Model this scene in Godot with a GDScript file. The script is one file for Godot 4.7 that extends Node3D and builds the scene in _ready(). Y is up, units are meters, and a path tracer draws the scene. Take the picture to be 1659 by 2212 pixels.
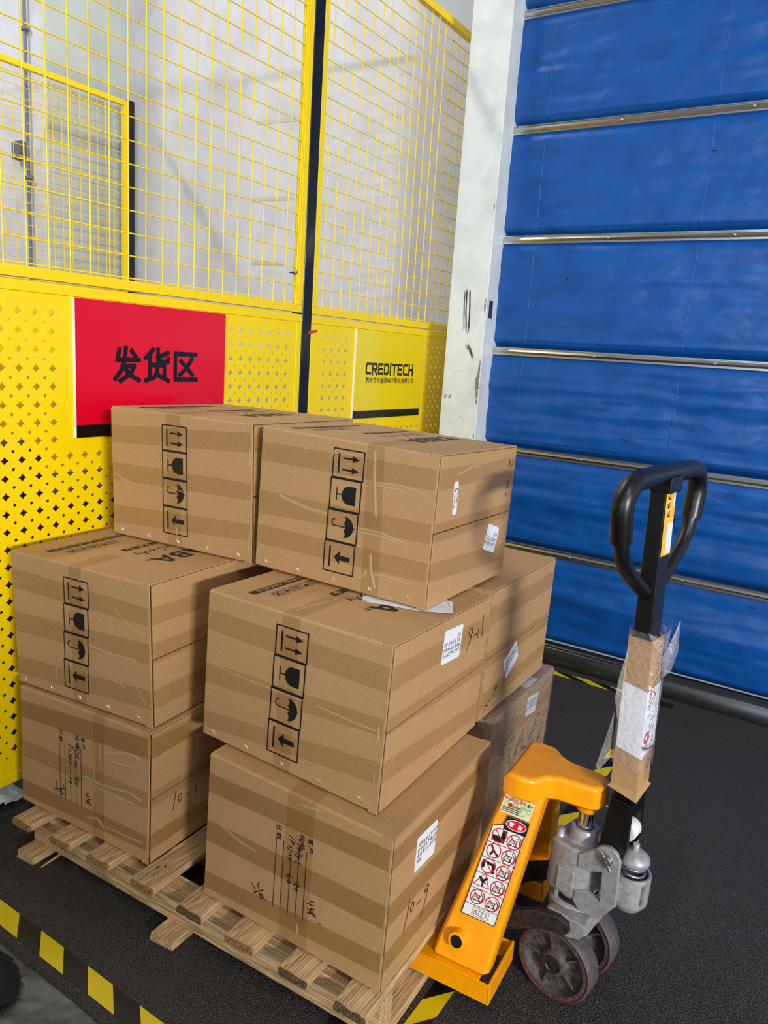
extends Node3D
# A loading bay: cartons on a wooden pallet, a yellow hand pallet truck, yellow mesh fence, blue roll door.

const KRAFT := Color(0.735, 0.575, 0.39)
var M := {}
var used := {}
var rng := RandomNumberGenerator.new()

# ------------------------------------------------------------------ mesh builder
class MB:
	var v := PackedVector3Array()
	var n := PackedVector3Array()
	func tri(a: Vector3, b: Vector3, c: Vector3, na: Vector3, nb: Vector3, nc: Vector3) -> void:
		var g := (b - a).cross(c - a)
		if g.dot(na + nb + nc) > 0.0:
			v.append(a); v.append(c); v.append(b)
			n.append(na); n.append(nc); n.append(nb)
		else:
			v.append(a); v.append(b); v.append(c)
			n.append(na); n.append(nb); n.append(nc)
	func quad(a: Vector3, b: Vector3, c: Vector3, d: Vector3, nn: Vector3) -> void:
		tri(a, b, c, nn, nn, nn)
		tri(a, c, d, nn, nn, nn)
	func quadn(a: Vector3, b: Vector3, c: Vector3, d: Vector3, na: Vector3, nb: Vector3, nc: Vector3, nd: Vector3) -> void:
		tri(a, b, c, na, nb, nc)
		tri(a, c, d, na, nc, nd)
	# hexahedron with chamfered edges; corners indexed by bits x=1 y=2 z=4
	func hexc(k: Array, bev: float) -> void:
		var mid := Vector3.ZERO
		for p in k:
			mid += p / 8.0
		var fv := {}
		var fn := {}
		for a in 3:
			for s in 2:
				var b := (a + 1) % 3
				var c := (a + 2) % 3
				var ids := []
				for q in [[0, 0], [1, 0], [1, 1], [0, 1]]:
					ids.append((s << a) | (q[0] << b) | (q[1] << c))
				var d1: Vector3 = k[ids[2]] - k[ids[0]]
				var d2: Vector3 = k[ids[3]] - k[ids[1]]
				var nn := d1.cross(d2).normalized()
				var fc: Vector3 = (k[ids[0]] + k[ids[1]] + k[ids[2]] + k[ids[3]]) / 4.0
				if nn.dot(fc - mid) < 0.0:
					nn = -nn
				fn[a * 2 + s] = nn
				var pts := []
				for i in 4:
					var p: Vector3 = k[ids[i]]
					var e1: Vector3 = k[ids[(i + 1) % 4]] - p
					var e2: Vector3 = k[ids[(i + 3) % 4]] - p
					var w: Vector3 = p + e1.normalized() * minf(bev, e1.length() * 0.45) + e2.normalized() * minf(bev, e2.length() * 0.45)
					pts.append(w)
					fv[[a * 2 + s, ids[i]]] = w
				quad(pts[0], pts[1], pts[2], pts[3], nn)
		if bev <= 0.0:
			return
		for i in 8:
			for a in 3:
				if (i >> a) & 1:
					continue
				var j := i | (1 << a)
				var b := (a + 1) % 3
				var c := (a + 2) % 3
				var fb := b * 2 + ((i >> b) & 1)
				var fc2 := c * 2 + ((i >> c) & 1)
				quadn(fv[[fb, i]], fv[[fb, j]], fv[[fc2, j]], fv[[fc2, i]], fn[fb], fn[fb], fn[fc2], fn[fc2])
			var f0 := (i & 1)
			var f1 := 2 + ((i >> 1) & 1)
			var f2 := 4 + ((i >> 2) & 1)
			tri(fv[[f0, i]], fv[[f1, i]], fv[[f2, i]], fn[f0], fn[f1], fn[f2])
	func cbox(c: Vector3, s: Vector3, bev := 0.0, B := Basis()) -> void:
		var k := []
		for i in 8:
			var l := Vector3((i & 1) - 0.5, ((i >> 1) & 1) - 0.5, ((i >> 2) & 1) - 0.5) * s
			k.append(c + B * l)
		hexc(k, bev)
	func span(a: Vector3, b: Vector3, bev := 0.0) -> void:
		cbox((a + b) / 2.0, (b - a).abs(), bev)
	func tube(pts: Array, r: float, sides := 8, caps := true, r2 := -1.0) -> void:
		var m := pts.size()
		var fr := []
		var up := Vector3.ZERO
		for i in m:
			var t: Vector3 = (pts[mini(i + 1, m - 1)] - pts[maxi(i - 1, 0)]).normalized()
			if i == 0:
				up = t.cross(Vector3.UP if absf(t.y) < 0.9 else Vector3.RIGHT).normalized()
			else:
				up = (up - t * up.dot(t)).normalized()
			fr.append([t, up, t.cross(up)])
		for i in m - 1:
			var ra := r if r2 < 0.0 else lerpf(r, r2, float(i) / (m - 1))
			var rb := r if r2 < 0.0 else lerpf(r, r2, float(i + 1) / (m - 1))
			for j in sides:
				var a0 := TAU * j / sides
				var a1 := TAU * (j + 1) / sides
				var n00: Vector3 = fr[i][1] * cos(a0) + fr[i][2] * sin(a0)
				var n01: Vector3 = fr[i][1] * cos(a1) + fr[i][2] * sin(a1)
				var n10: Vector3 = fr[i + 1][1] * cos(a0) + fr[i + 1][2] * sin(a0)
				var n11: Vector3 = fr[i + 1][1] * cos(a1) + fr[i + 1][2] * sin(a1)
				quadn(pts[i] + n00 * ra, pts[i] + n01 * ra, pts[i + 1] + n11 * rb, pts[i + 1] + n10 * rb, n00, n01, n11, n10)
		if caps:
			for e in [0, m - 1]:
				var t: Vector3 = -fr[0][0] if e == 0 else fr[e][0]
				var rr := r if e == 0 or r2 < 0.0 else r2
				for j in sides:
					var a0 := TAU * j / sides
					var a1 := TAU * (j + 1) / sides
					tri(pts[e], pts[e] + (fr[e][1] * cos(a0) + fr[e][2] * sin(a0)) * rr, pts[e] + (fr[e][1] * cos(a1) + fr[e][2] * sin(a1)) * rr, t, t, t)
	# profile of Vector2(radius, height) turned about the local y axis
	func lathe(prof: Array, seg: int, T := Transform3D(), from := 0.0, to := TAU) -> void:
		var m := prof.size()
		var sn := []
		for i in m - 1:
			var d: Vector2 = prof[i + 1] - prof[i]
			sn.append(Vector2(d.y, -d.x).normalized())
		for i in m - 1:
			var na: Vector2 = sn[i]
			var nb: Vector2 = sn[i]
			if i > 0 and sn[i - 1].dot(sn[i]) > 0.65:
				na = (sn[i - 1] + sn[i]).normalized()
			if i < m - 2 and sn[i + 1].dot(sn[i]) > 0.65:
				nb = (sn[i + 1] + sn[i]).normalized()
			var p: Vector2 = prof[i]
			var q: Vector2 = prof[i + 1]
			for j in seg:
				var a0 := from + (to - from) * j / seg
				var a1 := from + (to - from) * (j + 1) / seg
				var c0 := Vector3(cos(a0), 0, sin(a0))
				var c1 := Vector3(cos(a1), 0, sin(a1))
				var y := Vector3.UP
				quadn(T * (c0 * p.x + y * p.y), T * (c1 * p.x + y * p.y), T * (c1 * q.x + y * q.y), T * (c0 * q.x + y * q.y),
					T.basis * (c0 * na.x + y * na.y), T.basis * (c1 * na.x + y * na.y), T.basis * (c1 * nb.x + y * nb.y), T.basis * (c0 * nb.x + y * nb.y))
	# flat polygon in the local xy plane, facing +z
	func poly(pts: Array, T := Transform3D()) -> void:
		var P := PackedVector2Array(pts)
		var ix := Geometry2D.triangulate_polygon(P)
		var nn := T.basis.z.normalized()
		for i in range(0, ix.size(), 3):
			tri(T * Vector3(P[ix[i]].x, P[ix[i]].y, 0), T * Vector3(P[ix[i + 1]].x, P[ix[i + 1]].y, 0), T * Vector3(P[ix[i + 2]].x, P[ix[i + 2]].y, 0), nn, nn, nn)
	# polygon extruded along local z from 0 to depth with chamfered rims
	func prism(pts: Array, depth: float, T := Transform3D(), bev := 0.0) -> void:
		var m := pts.size()
		var area := 0.0
		for i in m:
			var a: Vector2 = pts[i]
			var b: Vector2 = pts[(i + 1) % m]
			area += a.cross(b)
		var P := pts.duplicate()
		if area < 0.0:
			P.reverse()
		var en := []
		for i in m:
			var d: Vector2 = (P[(i + 1) % m] - P[i]).normalized()
			en.append(Vector2(d.y, -d.x))
		var inn := []
		var vn := []
		for i in m:
			var e0: Vector2 = en[(i + m - 1) % m]
			var e1: Vector2 = en[i]
			var bi := (e0 + e1).normalized()
			var k := bev / maxf(0.35, bi.dot(e1))
			inn.append(P[i] - bi * k)
			vn.append([e0, bi] if e0.dot(e1) > 0.7 else [e0, Vector2.ZERO])
		var z0 := bev
		var z1 := depth - bev
		var nz := T.basis.z.normalized()
		poly(inn, T * Transform3D(Basis(), Vector3(0, 0, depth)))
		var ix := Geometry2D.triangulate_polygon(PackedVector2Array(inn))
		for i in range(0, ix.size(), 3):
			tri(T * Vector3(inn[ix[i]].x, inn[ix[i]].y, 0), T * Vector3(inn[ix[i + 1]].x, inn[ix[i + 1]].y, 0), T * Vector3(inn[ix[i + 2]].x, inn[ix[i + 2]].y, 0), -nz, -nz, -nz)
		for i in m:
			var j := (i + 1) % m
			var na2: Vector2 = vn[i][1] if vn[i][1] != Vector2.ZERO else en[i]
			var nb2: Vector2 = vn[j][1] if vn[j][1] != Vector2.ZERO else en[i]
			var na := (T.basis * Vector3(na2.x, na2.y, 0)).normalized()
			var nb := (T.basis * Vector3(nb2.x, nb2.y, 0)).normalized()
			quadn(T * Vector3(P[i].x, P[i].y, z0), T * Vector3(P[j].x, P[j].y, z0), T * Vector3(P[j].x, P[j].y, z1), T * Vector3(P[i].x, P[i].y, z1), na, nb, nb, na)
			if bev > 0.0:
				quadn(T * Vector3(P[i].x, P[i].y, z1), T * Vector3(P[j].x, P[j].y, z1), T * Vector3(inn[j].x, inn[j].y, depth), T * Vector3(inn[i].x, inn[i].y, depth), na, nb, nz, nz)
				quadn(T * Vector3(P[i].x, P[i].y, z0), T * Vector3(P[j].x, P[j].y, z0), T * Vector3(inn[j].x, inn[j].y, 0), T * Vector3(inn[i].x, inn[i].y, 0), na, nb, -nz, -nz)
	# line of given width lying in the local xy plane, facing +z
	func stroke(pts: Array, w: float, T := Transform3D(), square := true) -> void:
		var nn := T.basis.z.normalized()
		for i in pts.size() - 1:
			var a: Vector2 = pts[i]
			var b: Vector2 = pts[i + 1]
			var d := (b - a).normalized()
			var s := Vector2(-d.y, d.x) * w * 0.5
			var e := d * (w * 0.5 if square else w * 0.2)
			a -= e
			b += e
			var k := nn * (float((v.size() / 6) % 12) * 2.5e-5)   # crossing strokes lie over one another, not in one plane
			quad(T * Vector3(a.x + s.x, a.y + s.y, 0) + k, T * Vector3(b.x + s.x, b.y + s.y, 0) + k, T * Vector3(b.x - s.x, b.y - s.y, 0) + k, T * Vector3(a.x - s.x, a.y - s.y, 0) + k, nn)
	func ring(c: Vector2, r: float, w: float, T := Transform3D(), seg := 28, asp := 1.0) -> void:
		var p := []
		for i in seg + 1:
			p.append(c + Vector2(cos(TAU * i / seg) * r, sin(TAU * i / seg) * r * asp))
		stroke(p, w, T, false)
	func rect(x0: float, y0: float, x1: float, y1: float, T := Transform3D()) -> void:
		poly([Vector2(x0, y0), Vector2(x1, y0), Vector2(x1, y1), Vector2(x0, y1)], T)
	func text(s: String, font: Font, box: Rect2, T := Transform3D(), fit := true) -> void:
		var tm := TextMesh.new()
		tm.font = font
		tm.text = s
		tm.font_size = 48
		tm.pixel_size = 0.01
		tm.depth = 0.0
		tm.curve_step = 1.5
		var ar := tm.surface_get_arrays(0)
		var vs: PackedVector3Array = ar[Mesh.ARRAY_VERTEX]
		var ix = ar[Mesh.ARRAY_INDEX]
		var lo := Vector2(1e9, 1e9)
		var hi := Vector2(-1e9, -1e9)
		for p in vs:
			lo = lo.min(Vector2(p.x, p.y))
			hi = hi.max(Vector2(p.x, p.y))
		var sc := Vector2(box.size.x / (hi.x - lo.x), box.size.y / (hi.y - lo.y))
		if not fit:
			sc = Vector2(minf(sc.x, sc.y), minf(sc.x, sc.y))
		var nn := T.basis.z.normalized()
		var idx: PackedInt32Array = ix if ix != null else PackedInt32Array(range(vs.size()))
		for i in range(0, idx.size(), 3):
			var q := []
			for k in 3:
				var p := vs[idx[i + k]]
				q.append(T * Vector3(box.position.x + (p.x - lo.x) * sc.x, box.position.y + (p.y - lo.y) * sc.y, 0))
			tri(q[0], q[1], q[2], nn, nn, nn)
	func mesh() -> ArrayMesh:
		var a := []
		a.resize(Mesh.ARRAY_MAX)
		a[Mesh.ARRAY_VERTEX] = v
		a[Mesh.ARRAY_NORMAL] = n
		var m := ArrayMesh.new()
		if v.size():
			m.add_surface_from_arrays(Mesh.PRIMITIVE_TRIANGLES, a)
		return m

# ------------------------------------------------------------------ stroke characters on a 10 x 10 grid
const GLYPH := {
	"发": "2.3,9.2 1.7,6.4 9.3,6.4|4.6,9.6 4.2,6.4 3,3.4 0.9,0.9|3.6,4.6 7.7,4.6 6.4,2.6 2.7,0.3|3.9,4.3 6,2.1 9.3,0.5|6.7,8.9 8,7.6",
	"货": "3.4,9.7 0.8,7.2|2.4,8.5 2.4,5.6|9,8.9 5.2,7.4|5.3,9.7 5.3,6.2 9.2,6.2 9.2,7.1|2.3,1.9 2.3,5.1 7.8,5.1 7.8,1.9|5,4.1 5,2.9 3.8,1.4 0.8,0.4|5.9,1.8 9.3,0.4",
	"区": "9,8.9 1,8.9 1,1 9.2,1|7.4,7.5 5.4,4.6 2.8,2.6|3.2,6.6 5.4,4.8 7.6,2.6",
	"苏": "0.6,8.4 9.4,8.4|3.2,9.6 3.2,7.2|6.8,9.6 6.8,7.2|1.6,6 7.8,6 7.4,1 6.2,0.6|4.6,7.2 4.2,3.8 1.2,0.6|1.8,4.4 1,2.6|8.6,4.6 9.2,2.6",
	"州": "2.2,9 2,4 0.9,0.6|5,9 5,1|8.3,9.4 8.3,0.5|0.8,6.6 1.1,4.9|3.4,6.6 3.8,4.9|6.5,6.6 6.9,4.9",
	"克": "0.8,8.3 9.2,8.3|5,9.7 5,6.6|2.4,6.6 7.6,6.6 7.6,4 2.4,4 2.4,6.6|3.8,4 3.4,2 0.9,0.5|6,4 6,0.8 9,0.8 9.1,2",
	"拉": "0.6,7.4 3.8,7.4|2.2,9.6 2.2,1 1.2,1|0.6,3.8 3.8,5|6.6,9.5 7,8.2|4.6,7.8 9.4,7.8|5.6,6.4 6.1,3|8.6,6.4 7.8,1.4|4.3,1 9.6,1",
	"迪": "1.2,9 2.2,8|0.6,6 2.2,6 2.2,2 0.8,0.8|2.2,2 4,0.7 9.5,0.7|4.2,7.8 8.8,7.8 8.8,2.4 4.2,2.4 4.2,7.8|6.5,9.5 6.5,2.4|4.2,5.1 8.8,5.1",
	"特": "1.4,9 0.8,6.8|0.8,7.4 4,7.4|2.6,9.6 2.6,0.4|0.6,3.4 4,4.8|4.8,8.4 9.2,8.4|7,9.7 7,6.6|4.4,6.6 9.6,6.6|4.4,4.6 9.4,4.6|7.8,6 7.8,0.8 6.6,0.8|5.4,3.4 6.2,2.2",
	"电": "1.6,7.8 8.2,7.8 8.2,3 1.6,3 1.6,7.8|1.6,5.4 8.2,5.4|4.9,9.6 4.9,1 9.3,1 9.3,2.4",
	"子": "1.6,8.6 8,8.6 5.2,6.4 5.2,0.8 3.6,0.8|0.6,4.8 9.4,4.8",
	"科": "3.8,9.4 0.8,8.5|0.6,6.8 4.4,6.8|2.5,8.9 2.5,0.4|2.4,6.4 0.6,3|2.7,5.6 4.2,4|5.4,8.6 6.4,7.5|5.2,6.2 6.2,5.1|4.6,2.8 9.5,3.8|8,9.6 8,0.4",
	"技": "0.6,7.4 3.8,7.4|2.2,9.6 2.2,1 1.2,1|0.6,3.8 3.8,5|4.4,7.8 9.6,7.8|7,9.6 7,5.8|4.8,5.6 8.6,5.6 7.4,3 4.2,0.5|5.6,5 7,2.4 9.6,0.5",
	"有": "0.6,7.8 9.4,7.8|4.6,9.7 3.4,6.6 0.7,3.6|3.2,0.4 3.2,6 7.8,6 7.8,0.8 6.6,0.8|3.2,4.2 7.8,4.2|3.2,2.6 7.8,2.6",
	"限": "1,0.4 1,9 3.4,9 2.2,6.4 3.4,4.6 2,3.6|4.8,7 8.6,7|6.4,1.8 4.8,0.8 4.8,8.8 8.6,8.8 8.6,5.2 4.8,5.2|8.8,4.4 7.2,3.4|6,5 7.2,2.4 9.6,0.6",
	"公": "3.6,9 0.8,5.4|6.2,9.2 9.4,5.4|4.8,5.4 2.2,1.4 7.6,2|6.6,3.6 8.4,0.8",
	"司": "1.2,8.8 8.8,8.8 8.8,0.9 7.2,0.9|1.4,6.8 6.8,6.8|1.8,4.8 6.2,4.8 6.2,1.8 1.8,1.8 1.8,4.8",
	"日": "2.2,9 7.8,9 7.8,0.8 2.2,0.8 2.2,9|2.2,5 7.8,5",
	"期": "0.6,8.2 5,8.2|1.6,9.4 1.6,3.2|4,9.4 4,3.2|1.6,6.6 4,6.6|1.6,5 4,5|0.5,3.2 5.2,3.2|1.8,2.6 0.7,0.6|3.8,2.6 4.8,1|5.3,0.5 6,3 6,9 9,9 9,0.8 8,0.8|6,6.4 9,6.4|6,4 9,4",
	"规": "0.8,7.8 4.2,7.8|0.5,5.4 4.4,5.4|2.5,9.6 2.5,5.4 0.6,0.8|2.7,4 4.2,1.8|5.4,3.8 5.4,9 9,9 9,3.8|7.2,7.8 7.2,4.6 4.8,0.6|7.6,4 7.6,0.9 9.5,0.9 9.5,2.2",
	"格": "0.6,7.2 4.2,7.2|2.4,9.6 2.4,0.4|2.3,6.8 0.6,3.2|2.6,5.8 4,4.4|6.4,9.6 4.6,6.6|6,8.4 8.8,8.4 7,5.4 4.2,3.6|5.6,7 7.2,5.2 9.6,3.8|5.4,3.2 8.4,3.2 8.4,0.6 5.4,0.6 5.4,3.2",
	"客": "5,9.8 5.2,8.8|1,7 1,8.4 9,8.4 9,7|4.6,7.8 2.4,5.6|4,7 7.2,7 4.6,4.6 0.8,3.2|3.4,6.2 6,4.4 9.4,3.4|3,3 7.2,3 7.2,0.6 3,0.6 3,3",
	"户": "4.6,9.6 5.4,8.6|2.4,7.8 8.2,7.8 8.2,4.8 2.4,4.8|2.4,7.8 2.4,4 0.8,0.6",
	"警": "0.8,9 4.6,9|1.8,9.6 1.8,8.4|3.4,9.6 3.4,8.4|1.6,8 4.4,8 4.2,6.2|1.8,7.2 3.2,7.2 3.2,6.4 1.8,6.4|6.4,9.6 5.2,7.6|6,8.8 9.2,8.8|8.4,8.6 5.4,6|6.2,7.8 9.2,6|0.8,5.2 9.2,5.2|2.4,4.2 7.6,4.2|2.4,3.3 7.6,3.3|2.6,2.4 7.4,2.4 7.4,0.5 2.6,0.5 2.6,2.4",
	"告": "3,9 2,7|2.4,8 7.8,8|5,9.6 5,5.8|0.8,5.8 9.2,5.8|2.4,4 7.6,4 7.6,0.8 2.4,0.8 2.4,4",
	"诺": "1.2,9 2.2,8|0.6,6 2,6 2,1.4 3.2,2.4|3.8,8.2 9.4,8.2|5.2,9.4 5.2,7.2|7.8,9.4 7.8,7.2|3.6,6 9.6,6|6.2,7 5.6,4.6 3.6,2.2|5,3.6 8.6,3.6 8.6,0.6 5,0.6 5,3.6",
	"力": "1.2,6.8 8.4,6.8 8,1 6.6,1|4.6,9.4 4.2,5 1,0.6",
	"C": "9.2,8.6 2.4,8.6 0.9,7.4 0.9,2.4 2.4,1.2 9.2,1.2",
	"R": "1,0.6 1,8.6 7.6,8.6 8.8,7.6 8.8,5.4 7.6,4.4 1,4.4|5,4.4 9,0.8",
	"E": "9,8.6 1,8.6 1,1.2 9,1.2|1,4.9 8.4,4.9",
	"D": "1,8.6 7,8.6 9,6.8 9,3 7,1.2 1,1.2 1,8.6",
	"I": "5,9.2 5,0.6",
	"T": "0.4,8.6 9.6,8.6|5,8.6 5,0.6",
	"H": "1,9.2 1,0.6|9,9.2 9,0.6|1,4.9 9,4.9",
}

func glyph(mb: MB, ch: String, box: Rect2, w: float, T: Transform3D) -> void:
	for line in GLYPH[ch].split("|"):
		var p := []
		for pt in line.split(" "):
			var xy = pt.split(",")
			p.append(box.position + Vector2(float(xy[0]), float(xy[1])) * box.size / 10.0)
		mb.stroke(p, w, T)

func hand(mb: MB, txt: String, w: float, T: Transform3D) -> void:
	for line in txt.split("|"):
		var p := []
		for pt in line.split(" "):
			var xy = pt.split(",")
			p.append(Vector2(float(xy[0]), float(xy[1])))
		mb.stroke(p, w, T)

# ------------------------------------------------------------------ nodes
func numbered(nm: String) -> String:
	if not used.has(nm):
		used[nm] = 0
		return nm
	used[nm] += 1
	return "%s_%03d" % [nm, used[nm]]

func thing(nm: String, label: String, category: String, group := "", at := Vector3.ZERO) -> Node3D:
	var o := Node3D.new()
	o.name = numbered(nm)
	add_child(o)
	o.position = at
	o.set_meta("label", label)
	o.set_meta("category", category)
	if group != "":
		o.set_meta("group", group)
	return o

func mi(parent: Node3D, nm: String, m: Mesh, mat: Material, xf := Transform3D(), label := "") -> MeshInstance3D:
	var o := MeshInstance3D.new()
	o.name = nm
	o.mesh = m
	o.material_override = mat
	o.transform = xf
	o.cast_shadow = GeometryInstance3D.SHADOW_CASTING_SETTING_ON
	parent.add_child(o, true)
	if label != "":
		o.set_meta("label", label)
	return o

func struct(nm: String, m: Mesh, mat: Material, label := "") -> MeshInstance3D:
	var o := mi(self, nm, m, mat)
	o.set_meta("kind", "structure")
	if label != "":
		o.set_meta("label", label)
	return o

func slab(nm: String, a: Vector3, b: Vector3, mat: Material, label := "") -> MeshInstance3D:
	var mb := MB.new()
	mb.span(a, b)
	return struct(nm, mb.mesh(), mat, label)

# ------------------------------------------------------------------ materials
func noise_tex(freq: float, ramp: Array, size := 512, type := FastNoiseLite.TYPE_SIMPLEX, oct := 4, sd := 1, normal := false, bump := 4.0) -> NoiseTexture2D:
	var f := FastNoiseLite.new()
	f.noise_type = type
	f.frequency = freq
	f.fractal_octaves = oct
	f.seed = sd
	var t := NoiseTexture2D.new()
	t.width = size
	t.height = size
	t.seamless = true
	t.noise = f
	t.as_normal_map = normal
	t.bump_strength = bump
	if ramp.size():
		var g := Gradient.new()
		var offs := PackedFloat32Array()
		var cols := PackedColorArray()
		for r in ramp:
			offs.append(r[0])
			cols.append(r[1])
		g.offsets = offs
		g.colors = cols
		t.color_ramp = g
	return t

func mat(c: Color, rough := 0.6, metal := 0.0, spec := 0.5) -> StandardMaterial3D:
	var m := StandardMaterial3D.new()
	m.albedo_color = c
	m.roughness = rough
	m.metallic = metal
	m.metallic_specular = spec
	return m

func tex(m: StandardMaterial3D, t: Texture2D, scale: Vector3, world := false) -> StandardMaterial3D:
	m.albedo_texture = t
	m.uv1_triplanar = true
	m.uv1_world_triplanar = world
	m.uv1_scale = scale
	return m

func g(x: float, tint := Color.WHITE) -> Color:
	return Color(x * tint.r, x * tint.g, x * tint.b)

func make_materials() -> void:
	var kt := noise_tex(0.05, [[0.0, g(0.88)], [0.4, g(0.965)], [0.55, g(1.0)], [0.62, g(0.97)], [1.0, g(0.90)]], 512, FastNoiseLite.TYPE_SIMPLEX, 5, 3)
	var kn := noise_tex(0.012, [], 512, FastNoiseLite.TYPE_SIMPLEX, 5, 8, true, 3.0)
	var k := tex(mat(KRAFT, 0.62, 0, 0.45), kt, Vector3(4.0, 4.0, 4.0))
	k.normal_enabled = true
	k.normal_texture = kn
	k.normal_scale = 0.16
	M.kraft = k
	var tp := mat(Color(0.60, 0.43, 0.14, 0.18), 0.27, 0, 0.5)
	tp.transparency = BaseMaterial3D.TRANSPARENCY_ALPHA
	tp.normal_enabled = true
	tp.normal_texture = noise_tex(0.02, [], 512, FastNoiseLite.TYPE_SIMPLEX, 4, 12, true, 5.0)
	tp.normal_scale = 0.5
	tp.uv1_triplanar = true
	tp.uv1_scale = Vector3(3, 9, 3)
	M.tape = tp
	var cl := mat(Color(0.93, 0.90, 0.84, 0.22), 0.26, 0, 0.9)
	cl.transparency = BaseMaterial3D.TRANSPARENCY_ALPHA
	cl.normal_enabled = true
	cl.normal_texture = noise_tex(0.03, [], 512, FastNoiseLite.TYPE_SIMPLEX, 3, 15, true, 12.0)
	cl.uv1_triplanar = true
	cl.uv1_scale = Vector3(5, 5, 5)
	M.clear = cl
	var fi := mat(Color(0.95, 0.94, 0.97, 0.07), 0.14, 0, 0.6)
	fi.transparency = BaseMaterial3D.TRANSPARENCY_ALPHA
	fi.normal_enabled = true
	fi.normal_texture = cl.normal_texture
	fi.normal_scale = 0.7
	fi.uv1_triplanar = true
	fi.uv1_scale = Vector3(4, 4, 4)
	M.film = fi
	var cr := mat(Color(0.88, 0.77, 0.56, 0.38), 0.26, 0, 0.9)
	cr.transparency = BaseMaterial3D.TRANSPARENCY_ALPHA
	M.crease = cr
	M.ink = mat(Color(0.045, 0.042, 0.04), 0.6)
	M.pen = mat(Color(0.06, 0.055, 0.06), 0.5)
	M.staple = mat(Color(0.86, 0.82, 0.74), 0.28, 1.0)
	M.paper = mat(Color(0.90, 0.91, 0.93), 0.55)
	M.greyprint = mat(Color(0.36, 0.36, 0.38), 0.6)
	M.redprint = mat(Color(0.80, 0.16, 0.20), 0.55)
	# timber: grain along x (boards) and along z (stringers)
	var wt := noise_tex(0.02, [[0.0, Color(0.56, 0.44, 0.30)], [0.35, Color(0.77, 0.63, 0.45)], [0.5, Color(0.86, 0.73, 0.54)], [0.64, Color(0.80, 0.66, 0.47)], [0.75, Color(0.64, 0.51, 0.35)], [1.0, Color(0.82, 0.68, 0.49)]], 512, FastNoiseLite.TYPE_SIMPLEX, 5, 21)
	var wn := noise_tex(0.03, [], 512, FastNoiseLite.TYPE_SIMPLEX, 4, 22, true, 8.0)
	for e in [["board", Vector3(0.30, 7, 7)], ["stringer", Vector3(6, 6, 0.22)]]:
		var w := tex(mat(Color(0.97, 0.97, 0.97), 0.75, 0, 0.4), wt, e[1], true)
		w.normal_enabled = true
		w.normal_texture = wn
		w.normal_scale = 0.4
		M[e[0]] = w
	var st := noise_tex(0.05, [[0.0, Color(0.30, 0.24, 0.18)], [0.5, Color(0.62, 0.49, 0.33)], [1.0, Color(0.72, 0.58, 0.38)]], 256, FastNoiseLite.TYPE_CELLULAR, 3, 23)
	M.endgrain = tex(mat(Color(0.95, 0.9, 0.82), 0.85), st, Vector3(9, 9, 9), true)
	var sd := noise_tex(0.05, [[0.0, Color(0.13, 0.11, 0.09)], [0.45, Color(0.33, 0.27, 0.20)], [1.0, Color(0.62, 0.50, 0.35)]], 256, FastNoiseLite.TYPE_SIMPLEX, 4, 24)
	M.endgrain_dark = tex(mat(Color(0.95, 0.93, 0.90), 0.9), sd, Vector3(9, 9, 9), true)
	# painted metal
	M.yellow = mat(Color(0.975, 0.835, 0.0), 0.36, 0, 0.5)
	M.yellow_sign = mat(Color(0.93, 0.82, 0.01), 0.2, 0, 0.5)
	M.wire = mat(Color(0.975, 0.83, 0.02), 0.38)
	M.black_metal = mat(Color(0.025, 0.025, 0.028), 0.22, 0, 0.55)
	M.red_sign = mat(Color(0.86, 0.0, 0.14), 0.24, 0, 0.5)
	M.white_edge = mat(Color(0.97, 0.96, 0.90), 0.4)
	M.sign_ink = mat(Color(0.02, 0.02, 0.022), 0.35)
	M.galv = mat(Color(0.70, 0.71, 0.72), 0.33, 1.0)
	M.chrome = mat(Color(0.92, 0.92, 0.93), 0.08, 1.0)
	# walls
	var pl := noise_tex(0.006, [[0.0, g(0.93)], [0.5, g(1.0)], [1.0, g(0.96)]], 512, FastNoiseLite.TYPE_SIMPLEX, 5, 31)
	M.wall = tex(mat(Color(0.80, 0.80, 0.815), 0.85), pl, Vector3(0.5, 0.5, 0.5), true)
	M.wall_green = tex(mat(Color(0.76, 0.785, 0.765), 0.85), pl, Vector3(0.5, 0.5, 0.5), true)
	M.ceiling = mat(Color(0.62, 0.63, 0.64), 0.9)
	M.pillar = tex(mat(Color(0.86, 0.88, 0.87), 0.38, 0, 0.5), pl, Vector3(1.2, 1.2, 1.2), true)
	M.chip = mat(Color(0.47, 0.46, 0.45), 0.8)
	M.film_edge = mat(Color(0.88, 0.89, 0.88), 0.5)
	var sc := mat(Color(0.16, 0.16, 0.15, 0.55), 0.8)
	sc.transparency = BaseMaterial3D.TRANSPARENCY_ALPHA
	M.scuff = sc
	var sg := mat(Color(0.22, 0.22, 0.21, 0.20), 0.8)
	sg.transparency = BaseMaterial3D.TRANSPARENCY_ALPHA
	M.smudge = sg
	# floor: dark coated concrete with open grain
	var ft := noise_tex(0.10, [[0.0, g(0.25)], [0.38, g(0.45)], [0.5, g(0.72)], [0.62, g(0.85)], [0.74, g(1.0)], [1.0, g(1.0)]], 1024, FastNoiseLite.TYPE_SIMPLEX, 3, 41)
	var fm := tex(mat(Color(0.30, 0.278, 0.26), 0.58, 0, 0.5), ft, Vector3(1.6, 1.6, 1.6), true)
	fm.heightmap_enabled = true
	fm.heightmap_texture = noise_tex(0.16, [], 1024, FastNoiseLite.TYPE_SIMPLEX, 3, 42)
	fm.heightmap_scale = 0.35
	M.floor = fm
	M.tape_yellow = mat(Color(0.84, 0.74, 0.02), 0.42)
	M.tape_black = mat(Color(0.018, 0.018, 0.02), 0.45)
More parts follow.
